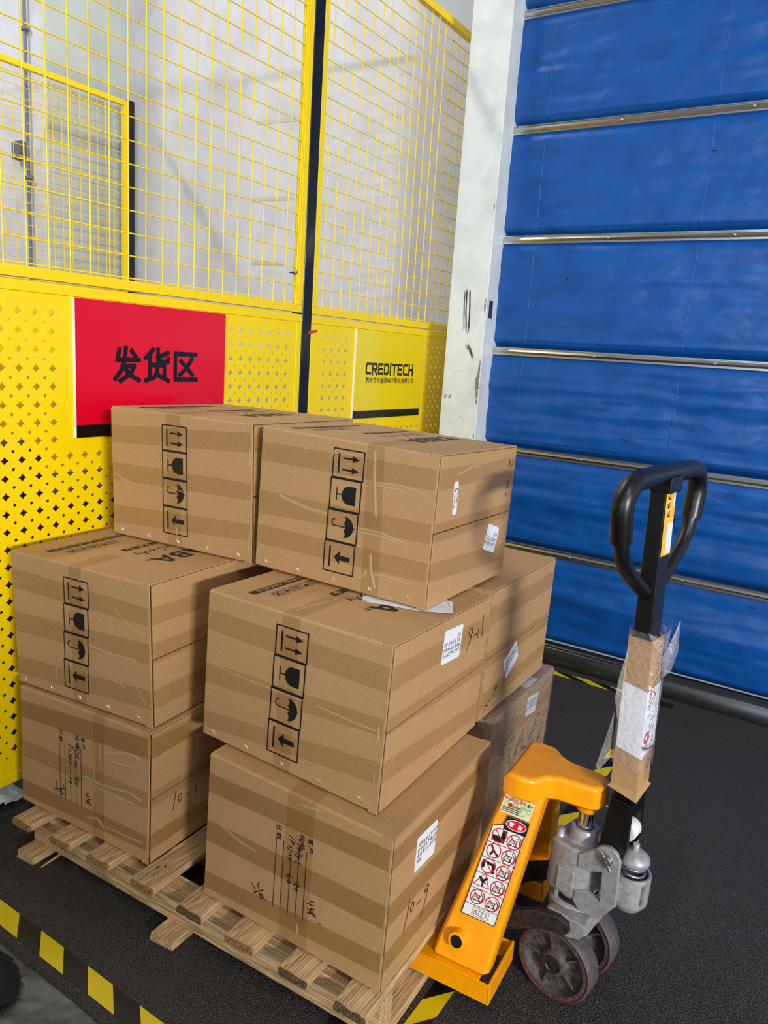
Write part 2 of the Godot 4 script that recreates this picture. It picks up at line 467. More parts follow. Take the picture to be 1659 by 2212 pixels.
	# blue coated fabric
	var bt := noise_tex(0.02, [[0.0, g(0.86)], [0.5, g(0.95)], [1.0, g(1.0)]], 512, FastNoiseLite.TYPE_SIMPLEX, 4, 51)
	var bl := tex(mat(Color(0.0, 0.315, 0.625), 0.38, 0, 0.5), bt, Vector3(0.8, 0.8, 0.5), true)
	bl.normal_enabled = true
	bl.normal_texture = noise_tex(0.012, [], 512, FastNoiseLite.TYPE_SIMPLEX, 5, 52, true, 6.0)
	bl.normal_scale = 0.22
	M.blue = bl
	M.seam = mat(Color(0.0, 0.31, 0.62), 0.4)
	M.alu = mat(Color(0.80, 0.80, 0.80), 0.27, 1.0)
	M.alu_dark = mat(Color(0.32, 0.32, 0.33), 0.4, 1.0)
	var bb := mat(Color(0.46, 0.47, 0.47), 0.34, 1.0)
	M.sill = bb
	# pallet truck
	var ot := noise_tex(0.01, [[0.0, g(0.93)], [0.5, g(1.0)], [1.0, g(0.97)]], 256, FastNoiseLite.TYPE_SIMPLEX, 4, 61)
	M.orange = tex(mat(Color(0.965, 0.625, 0.0), 0.30, 0, 0.5), ot, Vector3(3, 3, 3))
	M.orange_worn = mat(Color(0.78, 0.50, 0.10), 0.6)
	var ct := noise_tex(0.03, [[0.0, Color(0.55, 0.54, 0.52)], [0.5, Color(0.64, 0.64, 0.64)], [1.0, Color(0.68, 0.68, 0.68)]], 256, FastNoiseLite.TYPE_SIMPLEX, 4, 62)
	M.cast = tex(mat(Color(1.0, 1.0, 1.0), 0.42, 0.35, 0.5), ct, Vector3(6, 6, 6))
	M.black_paint = mat(Color(0.035, 0.035, 0.038), 0.38, 0, 0.5)
	M.rubber = mat(Color(0.022, 0.022, 0.024), 0.36, 0, 0.5)
	var rt := noise_tex(0.03, [[0.0, Color(0.13, 0.12, 0.115)], [0.5, Color(0.30, 0.27, 0.255)], [1.0, Color(0.42, 0.38, 0.35)]], 256, FastNoiseLite.TYPE_SIMPLEX, 5, 63)
	M.rim = tex(mat(Color(1, 1, 1), 0.65, 0.2), rt, Vector3(7, 7, 7))
	M.arm = tex(mat(Color(0.55, 0.52, 0.50), 0.5), rt, Vector3(7, 7, 7))
	M.tread = tex(mat(Color(0.95, 0.93, 0.95), 0.6), noise_tex(0.03, [[0.0, Color(0.24, 0.22, 0.22)], [1.0, Color(0.40, 0.37, 0.37)]], 256, FastNoiseLite.TYPE_SIMPLEX, 4, 64), Vector3(6, 6, 6))
	M.tyre_red = mat(Color(0.36, 0.08, 0.10), 0.5)
	M.sticker_white = mat(Color(0.88, 0.89, 0.88), 0.35)
	M.sticker_black = mat(Color(0.02, 0.02, 0.02), 0.35)
	M.sticker_red = mat(Color(0.80, 0.03, 0.06), 0.35)
	M.sticker_green = mat(Color(0.50, 0.75, 0.42), 0.4)
	M.sticker_cream = mat(Color(0.86, 0.84, 0.72), 0.35)
	M.sticker_yellow = mat(Color(0.96, 0.72, 0.02), 0.35)
	M.hole = mat(Color(0.01, 0.01, 0.01), 0.5)
	# loose film and cloth
	M.grey_sheet = tex(mat(Color(0.30, 0.31, 0.29), 0.5), noise_tex(0.02, [[0.0, g(0.75)], [1.0, g(1.05)]], 256, FastNoiseLite.TYPE_SIMPLEX, 4, 71), Vector3(4, 4, 4), true)
	M.grey_film = mat(Color(0.60, 0.61, 0.61), 0.4)
	M.black_cloth = mat(Color(0.02, 0.02, 0.022), 0.9)
	M.red_strip = mat(Color(0.30, 0.10, 0.07), 0.7)
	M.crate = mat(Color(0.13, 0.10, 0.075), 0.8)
	M.oil = mat(Color(0.02, 0.04, 0.12), 0.4)
	M.beige_tape = mat(Color(0.74, 0.73, 0.68), 0.6)
	M.conduit = mat(Color(0.44, 0.45, 0.47), 0.5)
	M.box_grey = mat(Color(0.38, 0.38, 0.40), 0.5)

# ------------------------------------------------------------------ carton
# q: bottom-centre x,y,z, yaw, lean along z and x, tilt of the top along z and x, size x,y,z, tilt of the bottom along z and x. The printed front faces -x, the taped flaps face +z.
class Carton:
	var o: Node3D
	var s: Vector3
	var w := []
	# soft boxes lean and sag: heights, bottom tilt and top tilt are blended over the box
	func warp(p: Vector3) -> Vector3:
		var t := p.y / s.y
		var dy: float = (1.0 - t) * (w[4] * p.z + w[5] * p.x) + t * (w[2] * p.z + w[3] * p.x)
		return p + Vector3(w[1] * p.y, dy, w[0] * p.y)
	func settle(n: Node = null) -> void:
		for c in (o if n == null else n).get_children():
			if c.transform == Transform3D():
				var a: Array = c.mesh.surface_get_arrays(0)
				var v: PackedVector3Array = a[Mesh.ARRAY_VERTEX]
				for i in v.size():
					v[i] = warp(v[i])
				a[Mesh.ARRAY_VERTEX] = v
				var m := ArrayMesh.new()
				m.add_surface_from_arrays(Mesh.PRIMITIVE_TRIANGLES, a)
				c.mesh = m
			else:
				c.position = warp(c.position)
			settle(c)
	func F(u := 0.0, v := 0.0, off := 0.0009) -> Transform3D:   # on the front: x along +z, y up, z out (-x)
		return Transform3D(Basis(Vector3(0, 0, 1), Vector3(0, 1, 0), Vector3(-1, 0, 0)), Vector3(-s.x / 2 - off, v, u - s.z / 2))
	func R(u := 0.0, v := 0.0, off := 0.0009) -> Transform3D:   # on the flap side: x along +x, y up, z out (+z)
		return Transform3D(Basis(Vector3(1, 0, 0), Vector3(0, 1, 0), Vector3(0, 0, 1)), Vector3(u - s.x / 2, v, s.z / 2 + off))
	func T(u := 0.0, v := 0.0, off := 0.0009) -> Transform3D:   # on the top, printed so that its lines read towards -x: x along -x, y along +z
		return Transform3D(Basis(Vector3(-1, 0, 0), Vector3(0, 0, 1), Vector3(0, 1, 0)), Vector3(v - s.x / 2, s.y + off, u - s.z / 2))

func carton(label: String, q: Array, seam := 0.176) -> Carton:
	var c := Carton.new()
	c.o = thing("carton", label, "box", "cartons on the pallet", Vector3(q[0], q[1], q[2]))
	c.o.basis = Basis(Vector3.UP, q[3])
	c.w = [q[4], q[5], q[6], q[7], q[11], q[12]]
	c.s = Vector3(q[8], q[9], q[10])
	var s := c.s
	var m: Material = M.kraft
	var b := MB.new()
	# the front panel runs on to the corner; the side behind the flaps lies deeper, so the slits are real gaps
	b.cbox(Vector3(0, s.y / 2, -0.0075), Vector3(s.x, s.y, s.z - 0.015), 0.0065)
	b.span(Vector3(-s.x / 2 - 0.0002, 0.001, s.z / 2 - 0.024), Vector3(-s.x / 2 + 0.0035, s.y - 0.001, s.z / 2 - 0.001), 0.0012)
	b.span(Vector3(-s.x / 2 + 0.0036, s.y - 0.0035, s.z / 2 - 0.024), Vector3(s.x / 2 - 0.001, s.y + 0.0002, s.z / 2 - 0.001), 0.0012)
	mi(c.o, "body", b.mesh(), m)
	b = MB.new()
	b.span(Vector3(-s.x / 2 + 0.0082, seam + 0.0012, s.z / 2 - 0.0045), Vector3(s.x / 2 - 0.002, s.y - 0.0045, s.z / 2), 0.0016)
	mi(c.o, "flap", b.mesh(), m)
	b = MB.new()
	b.span(Vector3(-s.x / 2 + 0.0094, 0.002, s.z / 2 - 0.0049), Vector3(s.x / 2 - 0.002, seam - 0.0012, s.z / 2 - 0.0004), 0.0016)
	mi(c.o, "flap", b.mesh(), m)
	return c

func bands(c: Carton, list: Array, len := 1.0) -> void:
	# each band: heights at the front's left edge (bottom, top), at the corner, at the far end of the flap side; from u0 on
	for e in list:
		var b := MB.new()
		var s := c.s
		var o := 0.0005
		var u0: float = e[6] if e.size() > 6 else 0.004
		var a0 := Vector3(-s.x / 2 - o, e[0], u0 - s.z / 2)
		var a1 := Vector3(-s.x / 2 - o, e[1], u0 - s.z / 2)
		var b0 := Vector3(-s.x / 2 - o, e[2], s.z / 2 - 0.006)
		var b1 := Vector3(-s.x / 2 - o, e[3], s.z / 2 - 0.006)
		var c0 := Vector3(-s.x / 2 + 0.0078, e[2], s.z / 2 + o)
		var c1 := Vector3(-s.x / 2 + 0.0078, e[3], s.z / 2 + o)
		var d0 := Vector3(-s.x / 2 + s.x * len - 0.006, e[4], s.z / 2 + o)
		var d1 := Vector3(-s.x / 2 + s.x * len - 0.006, e[5], s.z / 2 + o)
		var nf := Vector3(-1, 0, 0)
		var nr := Vector3(0, 0, 1)
		b.quad(a0, b0, b1, a1, nf)
		b.quadn(b0, c0, c1, b1, nf, nr, nr, nf)
		b.quad(c0, d0, d1, c1, nr)
		mi(c.o, "tape_band", b.mesh(), M.tape)

func vtape(c: Carton, u: float, w: float, over := 0.12, slant := 0.0) -> void:
	var b := MB.new()
	var s := c.s
	var o := 0.0007
	var A := Vector3(-s.x / 2 - o, 0.0, u - s.z / 2)
	var dz := Vector3(0, 0, w)
	var sl := Vector3(0, 0, slant)
	var t := Vector3(0, s.y - 0.0065, 0)
	b.quad(A, A + dz, A + t + dz + sl, A + t + sl, Vector3(-1, 0, 0))
	var B0 := A + t + sl
	var B1 := Vector3(-s.x / 2 + 0.0065, s.y + o, B0.z)
	b.quadn(B0, B0 + dz, B1 + dz, B1, Vector3(-1, 0, 0), Vector3(-1, 0, 0), Vector3.UP, Vector3.UP)
	b.quad(B1, B1 + dz, B1 + dz + Vector3(over, 0, 0), B1 + Vector3(over, 0, 0), Vector3.UP)
	mi(c.o, "tape_band", b.mesh(), M.tape)

func symbols(c: Carton, u0 := 0.206, u1 := 0.292, skew := 0.0) -> void:
	var vs := [[0.264, 0.331], [0.189, 0.2615], [0.113, 0.186], [0.037, 0.1105]]
	var b := MB.new()
	for i in 4:
		var sk := Transform3D(Basis(), Vector3(0, 0, 0))
		var T := c.F(u0 - skew * (3 - i), vs[i][0], 0.0011) * sk
		var W := u1 - u0
		var H: float = vs[i][1] - vs[i][0]
		var f := func(a: float, d: float) -> Vector2: return Vector2(a * W, d * H)
		var lw := 0.0032
		b.stroke([Vector2(0, 0), Vector2(W, 0), Vector2(W, H), Vector2(0, H), Vector2(0, 0)], lw, T)
		if i == 0:
			b.rect(W * 0.16, H * 0.16, W * 0.215, H * 0.84, T)
			for d in [0.3, 0.7]:
				b.stroke([f.call(0.34, d), f.call(0.66, d)], 0.0042, T)
				b.poly([f.call(0.63, d - 0.115), f.call(0.86, d), f.call(0.63, d + 0.115)], T)
		elif i == 1:
			b.rect(W * 0.2, H * 0.29, W * 0.232, H * 0.71, T)
			b.rect(W * 0.21, H * 0.478, W * 0.42, H * 0.522, T)
			var p := [f.call(0.84, 0.2), f.call(0.84, 0.8)]
			for k in 9:
				var an := PI / 2 + PI * k / 8
				p.append(f.call(0.62 + 0.24 * cos(an), 0.5 + 0.3 * sin(an)))
			b.poly(p, T)
		elif i == 2:
			var p := []
			for k in 13:
				var an := -PI / 2 + PI * k / 12
				p.append(f.call(0.56 + 0.31 * cos(an), 0.5 + 0.36 * sin(an)))
			for k in range(1, 12):
				p.append(f.call(0.56 + 0.055 * absf(sin(PI * k / 4.0)), 0.86 - 0.72 * k / 12.0))
			b.poly(p, T)
			b.stroke([f.call(0.86, 0.5), f.call(0.92, 0.5)], 0.002, T)
			var h := [f.call(0.58, 0.5)]
			for k in 7:
				var an := -PI / 2 - PI * k / 6
				h.append(f.call(0.25 + 0.09 * cos(an), 0.61 + 0.11 * sin(an)))
			b.stroke(h, 0.0028, T)
		else:
			b.rect(W * 0.16, H * 0.16, W * 0.215, H * 0.84, T)
			b.poly([f.call(0.33, 0.5), f.call(0.52, 0.28), f.call(0.52, 0.72)], T)
			b.rect(W * 0.5, H * 0.42, W * 0.86, H * 0.58, T)
	mi(c.o, "handling_symbols", b.mesh(), M.ink, Transform3D(), "black printed strip of four handling symbols")

func staples(c: Carton, v := 0.02) -> void:
	var b := MB.new()
	for k in 2:
		var z := 0.0055 * (k - 0.5)
		b.tube([Vector3(0.001, 0.0055, z - 0.0025), Vector3(-0.0012, 0.0045, z - 0.002), Vector3(-0.0012, -0.0045, z + 0.002), Vector3(0.001, -0.0055, z + 0.0025)], 0.0007, 5)
	var m := b.mesh()
	for u in [0.04, 0.142, 0.246, 0.349, 0.453]:
		mi(c.o, "staple", m, M.staple, Transform3D(Basis(), Vector3(-c.s.x / 2, v + rng.randf_range(-0.002, 0.002), u * c.s.z / 0.497 - c.s.z / 2)))

func creases(c: Carton, list: Array) -> void:
	# folds of loose tape: little raised ridges, given as polylines on the front (F), flap side (R) or top (T)
	for e in list:
		var b := MB.new()
		var T: Transform3D = c.F() if e[0] == "F" else (c.R() if e[0] == "R" else c.T())
		var pts := []
		for p in e[1]:
			pts.append(T * Vector3(p[0], p[1], 0.0))
		# a low ridge: both flanks rise from the surface to a thin spine
		var nn: Vector3 = T.basis.z
		for i in pts.size() - 1:
			var d: Vector3 = (pts[i + 1] - pts[i]).normalized()
			var sd: Vector3 = d.cross(nn) * e[2] * 2.2
			var ra: float = e[2] * (0.15 if i == 0 else 0.8)
			var rb: float = e[2] * (0.15 if i == pts.size() - 2 else 0.8)
			for k in [-1.0, 1.0]:
				var fn: Vector3 = (nn * 2.2 + d.cross(nn) * k * 0.8).normalized()
				b.quad(pts[i] + sd * k, pts[i + 1] + sd * k, pts[i + 1] + nn * rb, pts[i] + nn * ra, fn)
		mi(c.o, "tape_crease", b.mesh(), M.crease)

func label_on(c: Carton, T: Transform3D, w: float, h: float, rot: float, lines: int, flip := false) -> void:
	var L := T * Transform3D(Basis(Vector3(0, 0, 1), rot), Vector3.ZERO)
	var b := MB.new()
	b.prism([Vector2(-w / 2, -h / 2 + 0.004), Vector2(-w / 2 + 0.004, -h / 2), Vector2(w / 2 - 0.004, -h / 2), Vector2(w / 2, -h / 2 + 0.004), Vector2(w / 2, h / 2 - 0.004), Vector2(w / 2 - 0.004, h / 2), Vector2(-w / 2 + 0.004, h / 2), Vector2(-w / 2, h / 2 - 0.004)], 0.0005, L)
	var lab := mi(c.o, "shipping_label", b.mesh(), M.paper, Transform3D(), "white paper shipping label")
	var p := MB.new()
	var LT := L * Transform3D(Basis(Vector3(0, 0, 1), PI if flip else 0.0), Vector3(0, 0, 0.0009))
	var lh := h * 0.55 / lines
	for i in lines:
		var x := -w * 0.42
		var y := h * 0.30 - i * lh * 1.15
		var x1 := w * (0.42 if i < lines - 1 else -0.25)
		while x < x1:
			var cw := lh * 0.8
			for k in 4:
				var a := Vector2(x + rng.randf() * cw * 0.85, y - rng.randf() * lh * 0.8)
				var d := Vector2(cw * 0.8, 0) if k % 2 == 0 else Vector2(0, -lh * 0.75)
				if k % 2 == 0:
					a.x = x
				else:
					a.y = y
				p.stroke([a, a + d], lh * 0.10, LT)
			x += cw * 1.2
	mi(lab, "print", p.mesh(), M.greyprint)

func top_print(c: Carton, sans: Font, du := 0.0) -> void:
	var b := MB.new()
	var T := c.T(du, 0.0, 0.0010)
	# x = 0 at the front edge and falls towards the back, so text starts far back and reads towards the front
	b.rect(-0.345, 0.083, -0.045, 0.103, T)
	for i in 5:
		var X := Transform3D(T.basis, T * Vector3(-0.072 - 0.034 * (i + 1) + 0.004, 0.122, 0))
		b.stroke([Vector2(0, 0), Vector2(0.028, 0), Vector2(0.028, 0.026), Vector2(0, 0.026), Vector2(0, 0)], 0.0014, X)
		if i == 0:
			b.stroke([Vector2(0.006, 0.005), Vector2(0.022, 0.021)], 0.004, X)
			b.stroke([Vector2(0.022, 0.005), Vector2(0.006, 0.021)], 0.004, X)
		elif i == 1:
			b.poly([Vector2(0.004, 0.01), Vector2(0.024, 0.01), Vector2(0.019, 0.018), Vector2(0.009, 0.018)], X)
			b.stroke([Vector2(0.014, 0.004), Vector2(0.014, 0.01)], 0.002, X)
		elif i == 2:
			for k in 4:
				b.stroke([Vector2(0.006 + 0.005 * k, 0.005), Vector2(0.010 + 0.003 * k, 0.021)], 0.0018, X)
		elif i == 3:
			b.poly([Vector2(0.009, 0.012), Vector2(0.019, 0.012), Vector2(0.020, 0.021), Vector2(0.008, 0.021)], X)
			b.stroke([Vector2(0.014, 0.004), Vector2(0.014, 0.012)], 0.0015, X)
		else:
			b.stroke([Vector2(0.009, 0.006), Vector2(0.009, 0.020)], 0.002, X)
			b.stroke([Vector2(0.019, 0.006), Vector2(0.019, 0.020)], 0.002, X)
			b.stroke([Vector2(0.005, 0.004), Vector2(0.023, 0.004)], 0.0015, X)
	b.rect(-0.385, 0.216, -0.175, 0.236, T)
	b.text("YABA", sans, Rect2(-0.385, 0.335, 0.225, 0.060), T)
	b.ring(Vector2(-0.150, 0.342), 0.007, 0.0014, T, 16)
	b.text("R", sans, Rect2(-0.153, 0.3385, 0.006, 0.007), T)
	# brush script line
	hand(b, "-0.36,0.30 -0.345,0.272 -0.338,0.305 -0.352,0.262|-0.33,0.275 -0.322,0.285 -0.318,0.272 -0.308,0.285 -0.304,0.272 -0.296,0.284 -0.29,0.272 -0.28,0.282 -0.276,0.272|-0.25,0.302 -0.262,0.298 -0.268,0.284 -0.258,0.272 -0.246,0.278|-0.238,0.275 -0.23,0.285 -0.226,0.272 -0.216,0.284 -0.212,0.272 -0.2,0.28 -0.196,0.304 -0.194,0.272|-0.186,0.283 -0.18,0.274 -0.172,0.284 -0.182,0.258", 0.0026, T)
	mi(c.o, "top_print", b.mesh(), M.ink, Transform3D(), "black printed bands, symbols and brand lettering on the top")
	var w := MB.new()
	var T2 := c.T(du, 0.0, 0.0015)
	w.text("PROFESSIONAL ARTISTS", sans, Rect2(-0.325, 0.087, 0.26, 0.012), T2)
	w.text("ITALY SERIES".substr(6), sans, Rect2(-0.375, 0.220, 0.19, 0.012), T2)
	mi(c.o, "band_lettering", w.mesh(), M.kraft)

func form_print(c: Carton, du: float) -> void:
	# customer form printed sideways: ruled lines run down the face, characters turned a quarter
	var b := MB.new()
	var T := c.F(du, 0.0, 0.0011)
	for x in [0.0, 0.0205, 0.0415, 0.063, 0.083]:
		b.stroke([Vector2(x, 0.242 - (0.03 if x > 0.04 and x < 0.05 else 0.0)), Vector2(x + 0.001, 0.071)], 0.0016, T)
	for e in [["日", 0.005, 0.268], ["期", 0.005, 0.248], ["规", 0.068, 0.270], ["格", 0.070, 0.250], ["客", 0.091, 0.271], ["户", 0.093, 0.252]]:
		var X := T * Transform3D(Basis(Vector3(0, 0, 1), -PI / 2), Vector3(e[1] - 0.007, e[2] + 0.008, 0))
		glyph(b, e[0], Rect2(0, 0, 0.0165, 0.0145), 0.0014, X)
	mi(c.o, "form_print", b.mesh(), M.ink, Transform3D(), "printed sideways form with ruled lines and Chinese field names")

func written(c: Carton, T: Transform3D, txt: String, w := 0.002) -> void:
	for word in txt.split("||"):
		var b := MB.new()
		hand(b, word, w, T)
		mi(c.o, "marker_writing", b.mesh(), M.pen, Transform3D(), "black marker handwriting")

# ------------------------------------------------------------------ fence
const FZ := -1.97   # front plane of the yellow fence

func cyl(r: float, h: float, seg := 8) -> CylinderMesh:
	var c := CylinderMesh.new()
	c.top_radius = r
	c.bottom_radius = r
	c.height = h
	c.radial_segments = seg
	c.rings = 1
	return c

func mesh_panel(label: String, x0: float, x1: float, y0: float, y1: float, z: float, vx: float, pitch: float, hy: float, hp: float) -> Node3D:
	var t := thing("mesh_fence_panel", label, "fence", "yellow wire mesh panels", Vector3((x0 + x1) / 2, y0, z))
	var off := -t.position
	var w := 0.03
	for e in [["bottom_rail", Vector3(x0, y0, z - w), Vector3(x1, y0 + w, z)], ["top_rail", Vector3(x0, y1 - w - 0.005, z - w), Vector3(x1, y1, z)], ["side_rail", Vector3(x0, y0 + w, z - w), Vector3(x0 + w, y1 - w - 0.005, z)], ["side_rail", Vector3(x1 - w, y0 + w, z - w), Vector3(x1, y1 - w - 0.005, z)]]:
		var b := MB.new()
		b.span(e[1] + off, e[2] + off, 0.002)
		mi(t, e[0], b.mesh(), M.yellow)
	var vm := cyl(0.0022, y1 - y0 - 0.045)
	var hm := cyl(0.0022, x1 - x0 - 0.045)
	var x := vx
	while x < x1 - w:
		if x > x0 + w:
			mi(t, "vertical_wire", vm, M.wire, Transform3D(Basis(), Vector3(x, (y0 + y1) / 2, z - 0.012) + off))
		x += pitch
	var y := hy
	while y < y1 - w:
		if y > y0 + w:
			mi(t, "horizontal_wire", hm, M.wire, Transform3D(Basis(Vector3(0, 0, 1), PI / 2), Vector3((x0 + x1) / 2, y, z - 0.0165) + off))
		y += hp
	return t

func perforated_panel(label: String, x0: float, x1: float, y0: float, y1: float, z: float, sx: float, sy: float, clear: Rect2, holes := true) -> Node3D:
	var t := thing("perforated_fence_panel", label, "fence", "yellow perforated sheet panels", Vector3((x0 + x1) / 2, y0, z))
	var off := -t.position
	var w := 0.03
	for e in [["bottom_rail", Vector3(x0, y0, z - w), Vector3(x1, y0 + w, z)], ["top_rail", Vector3(x0, y1 - w, z - w), Vector3(x1, y1, z)], ["side_rail", Vector3(x0, y0 + w, z - w), Vector3(x0 + w, y1 - w, z)], ["side_rail", Vector3(x1 - w, y0 + w, z - w), Vector3(x1, y1 - w, z)]]:
		var b := MB.new()
		b.span(e[1] + off, e[2] + off, 0.002)
		mi(t, e[0], b.mesh(), M.yellow)
	# the sheet: cells of 50.5 mm with a four-pointed star in the middle and a round hole at each corner
	var p := 0.0505
	var zs := z - 0.0035
	var b := MB.new()
	var X0 := x0 + w
	var X1 := x1 - w
	var Y0 := y0 + w
	var Y1 := y1 - w
	if not holes:
		b.span(Vector3(X0, Y0, zs - 0.002) + off, Vector3(X1, Y1, zs) + off)
		mi(t, "sheet", b.mesh(), M.yellow)
		return t
	var c0 := int(ceil((X0 + 0.012 - (sx - p / 2)) / p))
	var c1 := int(floor((X1 - 0.012 - (sx - p / 2)) / p))
	var r0 := int(ceil((sy + p / 2 - (Y1 - 0.012)) / p))
	var r1 := int(floor((sy + p / 2 - (Y0 + 0.012)) / p))
	var GX0 := sx - p / 2 + c0 * p
	var GX1 := sx - p / 2 + c1 * p
	var GY1 := sy + p / 2 - r0 * p
	var GY0 := sy + p / 2 - r1 * p
	var N := Vector3(0, 0, 1)
	# plain margins
	for q in [[X0, Y0, GX0, Y1], [GX1, Y0, X1, Y1], [GX0, Y0, GX1, GY0], [GX0, GY1, GX1, Y1]]:
		b.quad(Vector3(q[0], q[1], zs) + off, Vector3(q[2], q[1], zs) + off, Vector3(q[2], q[3], zs) + off, Vector3(q[0], q[3], zs) + off, N)
	var star := 0.0138
	var cr := 0.0047
	var h := p / 2
	# one quarter of a cell, mirrored four times; edge lists give the hole walls
	var sp := []
	for k in 5:
		var a := PI / 2 * k / 4.0
		sp.append(Vector2(star * pow(maxf(cos(a), 0.0), 2.9), star * pow(sin(a), 2.9)))
	var cp := []
	for k in 4:
		var a := PI / 2 * k / 3.0
		cp.append(Vector2(h - cr * sin(a), h - cr * cos(a)))
	for full in [true, false]:
		var qp := []
		if full:
			for k in 5:
				qp.append(sp[4 - k])
		else:
			qp.append(Vector2(0, 0))
		qp.append(Vector2(h, 0))
		for k in 4:
			qp.append(cp[k])
		qp.append(Vector2(0, h))
		var P := PackedVector2Array(qp)
		var ix := Geometry2D.triangulate_polygon(P)
		for r in range(r0, r1):
			for c in range(c0, c1):
				var cx := sx + c * p
				var cy := sy - r * p
				var covered := clear.has_point(Vector2(cx, cy))
				if covered:
					if full:
						b.quad(Vector3(cx - h, cy - h, zs) + off, Vector3(cx + h, cy - h, zs) + off, Vector3(cx + h, cy + h, zs) + off, Vector3(cx - h, cy + h, zs) + off, N)
					continue
				if not full:
					continue
				for mx in [-1.0, 1.0]:
					for my in [-1.0, 1.0]:
						var near := clear.grow(h * 0.9).has_point(Vector2(cx + mx * h, cy + my * h))
						for i in range(0, ix.size(), 3):
							b.tri(Vector3(cx + mx * P[ix[i]].x, cy + my * P[ix[i]].y, zs) + off, Vector3(cx + mx * P[ix[i + 1]].x, cy + my * P[ix[i + 1]].y, zs) + off, Vector3(cx + mx * P[ix[i + 2]].x, cy + my * P[ix[i + 2]].y, zs) + off, N, N, N)
						if near:
							b.tri(Vector3(cx + mx * h, cy + my * h, zs) + off, Vector3(cx + mx * (h - cr), cy + my * h, zs) + off, Vector3(cx + mx * h, cy + my * (h - cr), zs) + off, N, N, N)
						for k in 4:
							var a := Vector3(cx + mx * sp[k].x, cy + my * sp[k].y, zs) + off
							var d := Vector3(cx + mx * sp[k + 1].x, cy + my * sp[k + 1].y, zs) + off
							var wn := Vector3(-mx, -my, 0).normalized()
							b.quad(a, d, d - N * 0.0018, a - N * 0.0018, wn)
						for k in 3:
							var a := Vector3(cx + mx * cp[k].x, cy + my * cp[k].y, zs) + off
							var d := Vector3(cx + mx * cp[k + 1].x, cy + my * cp[k + 1].y, zs) + off
							b.quad(a, d, d - N * 0.0018, a - N * 0.0018, Vector3(mx, my, 0).normalized())
	mi(t, "perforated_sheet", b.mesh(), M.yellow)
	return t

func post(label: String, x: float, z: float, w: float, h: float) -> void:
	var t := thing("fence_post", label, "post", "black fence posts", Vector3(x, 0, z))
	var b := MB.new()
	b.span(Vector3(-w / 2, 0.008, -w), Vector3(w / 2, h, 0), 0.004)
	mi(t, "upright", b.mesh(), M.black_metal)
	b = MB.new()
	b.span(Vector3(-w / 2, 0, -w * 1.4), Vector3(w / 2, 0.008, w * 0.4), 0.001)
	mi(t, "foot_plate", b.mesh(), M.black_metal)

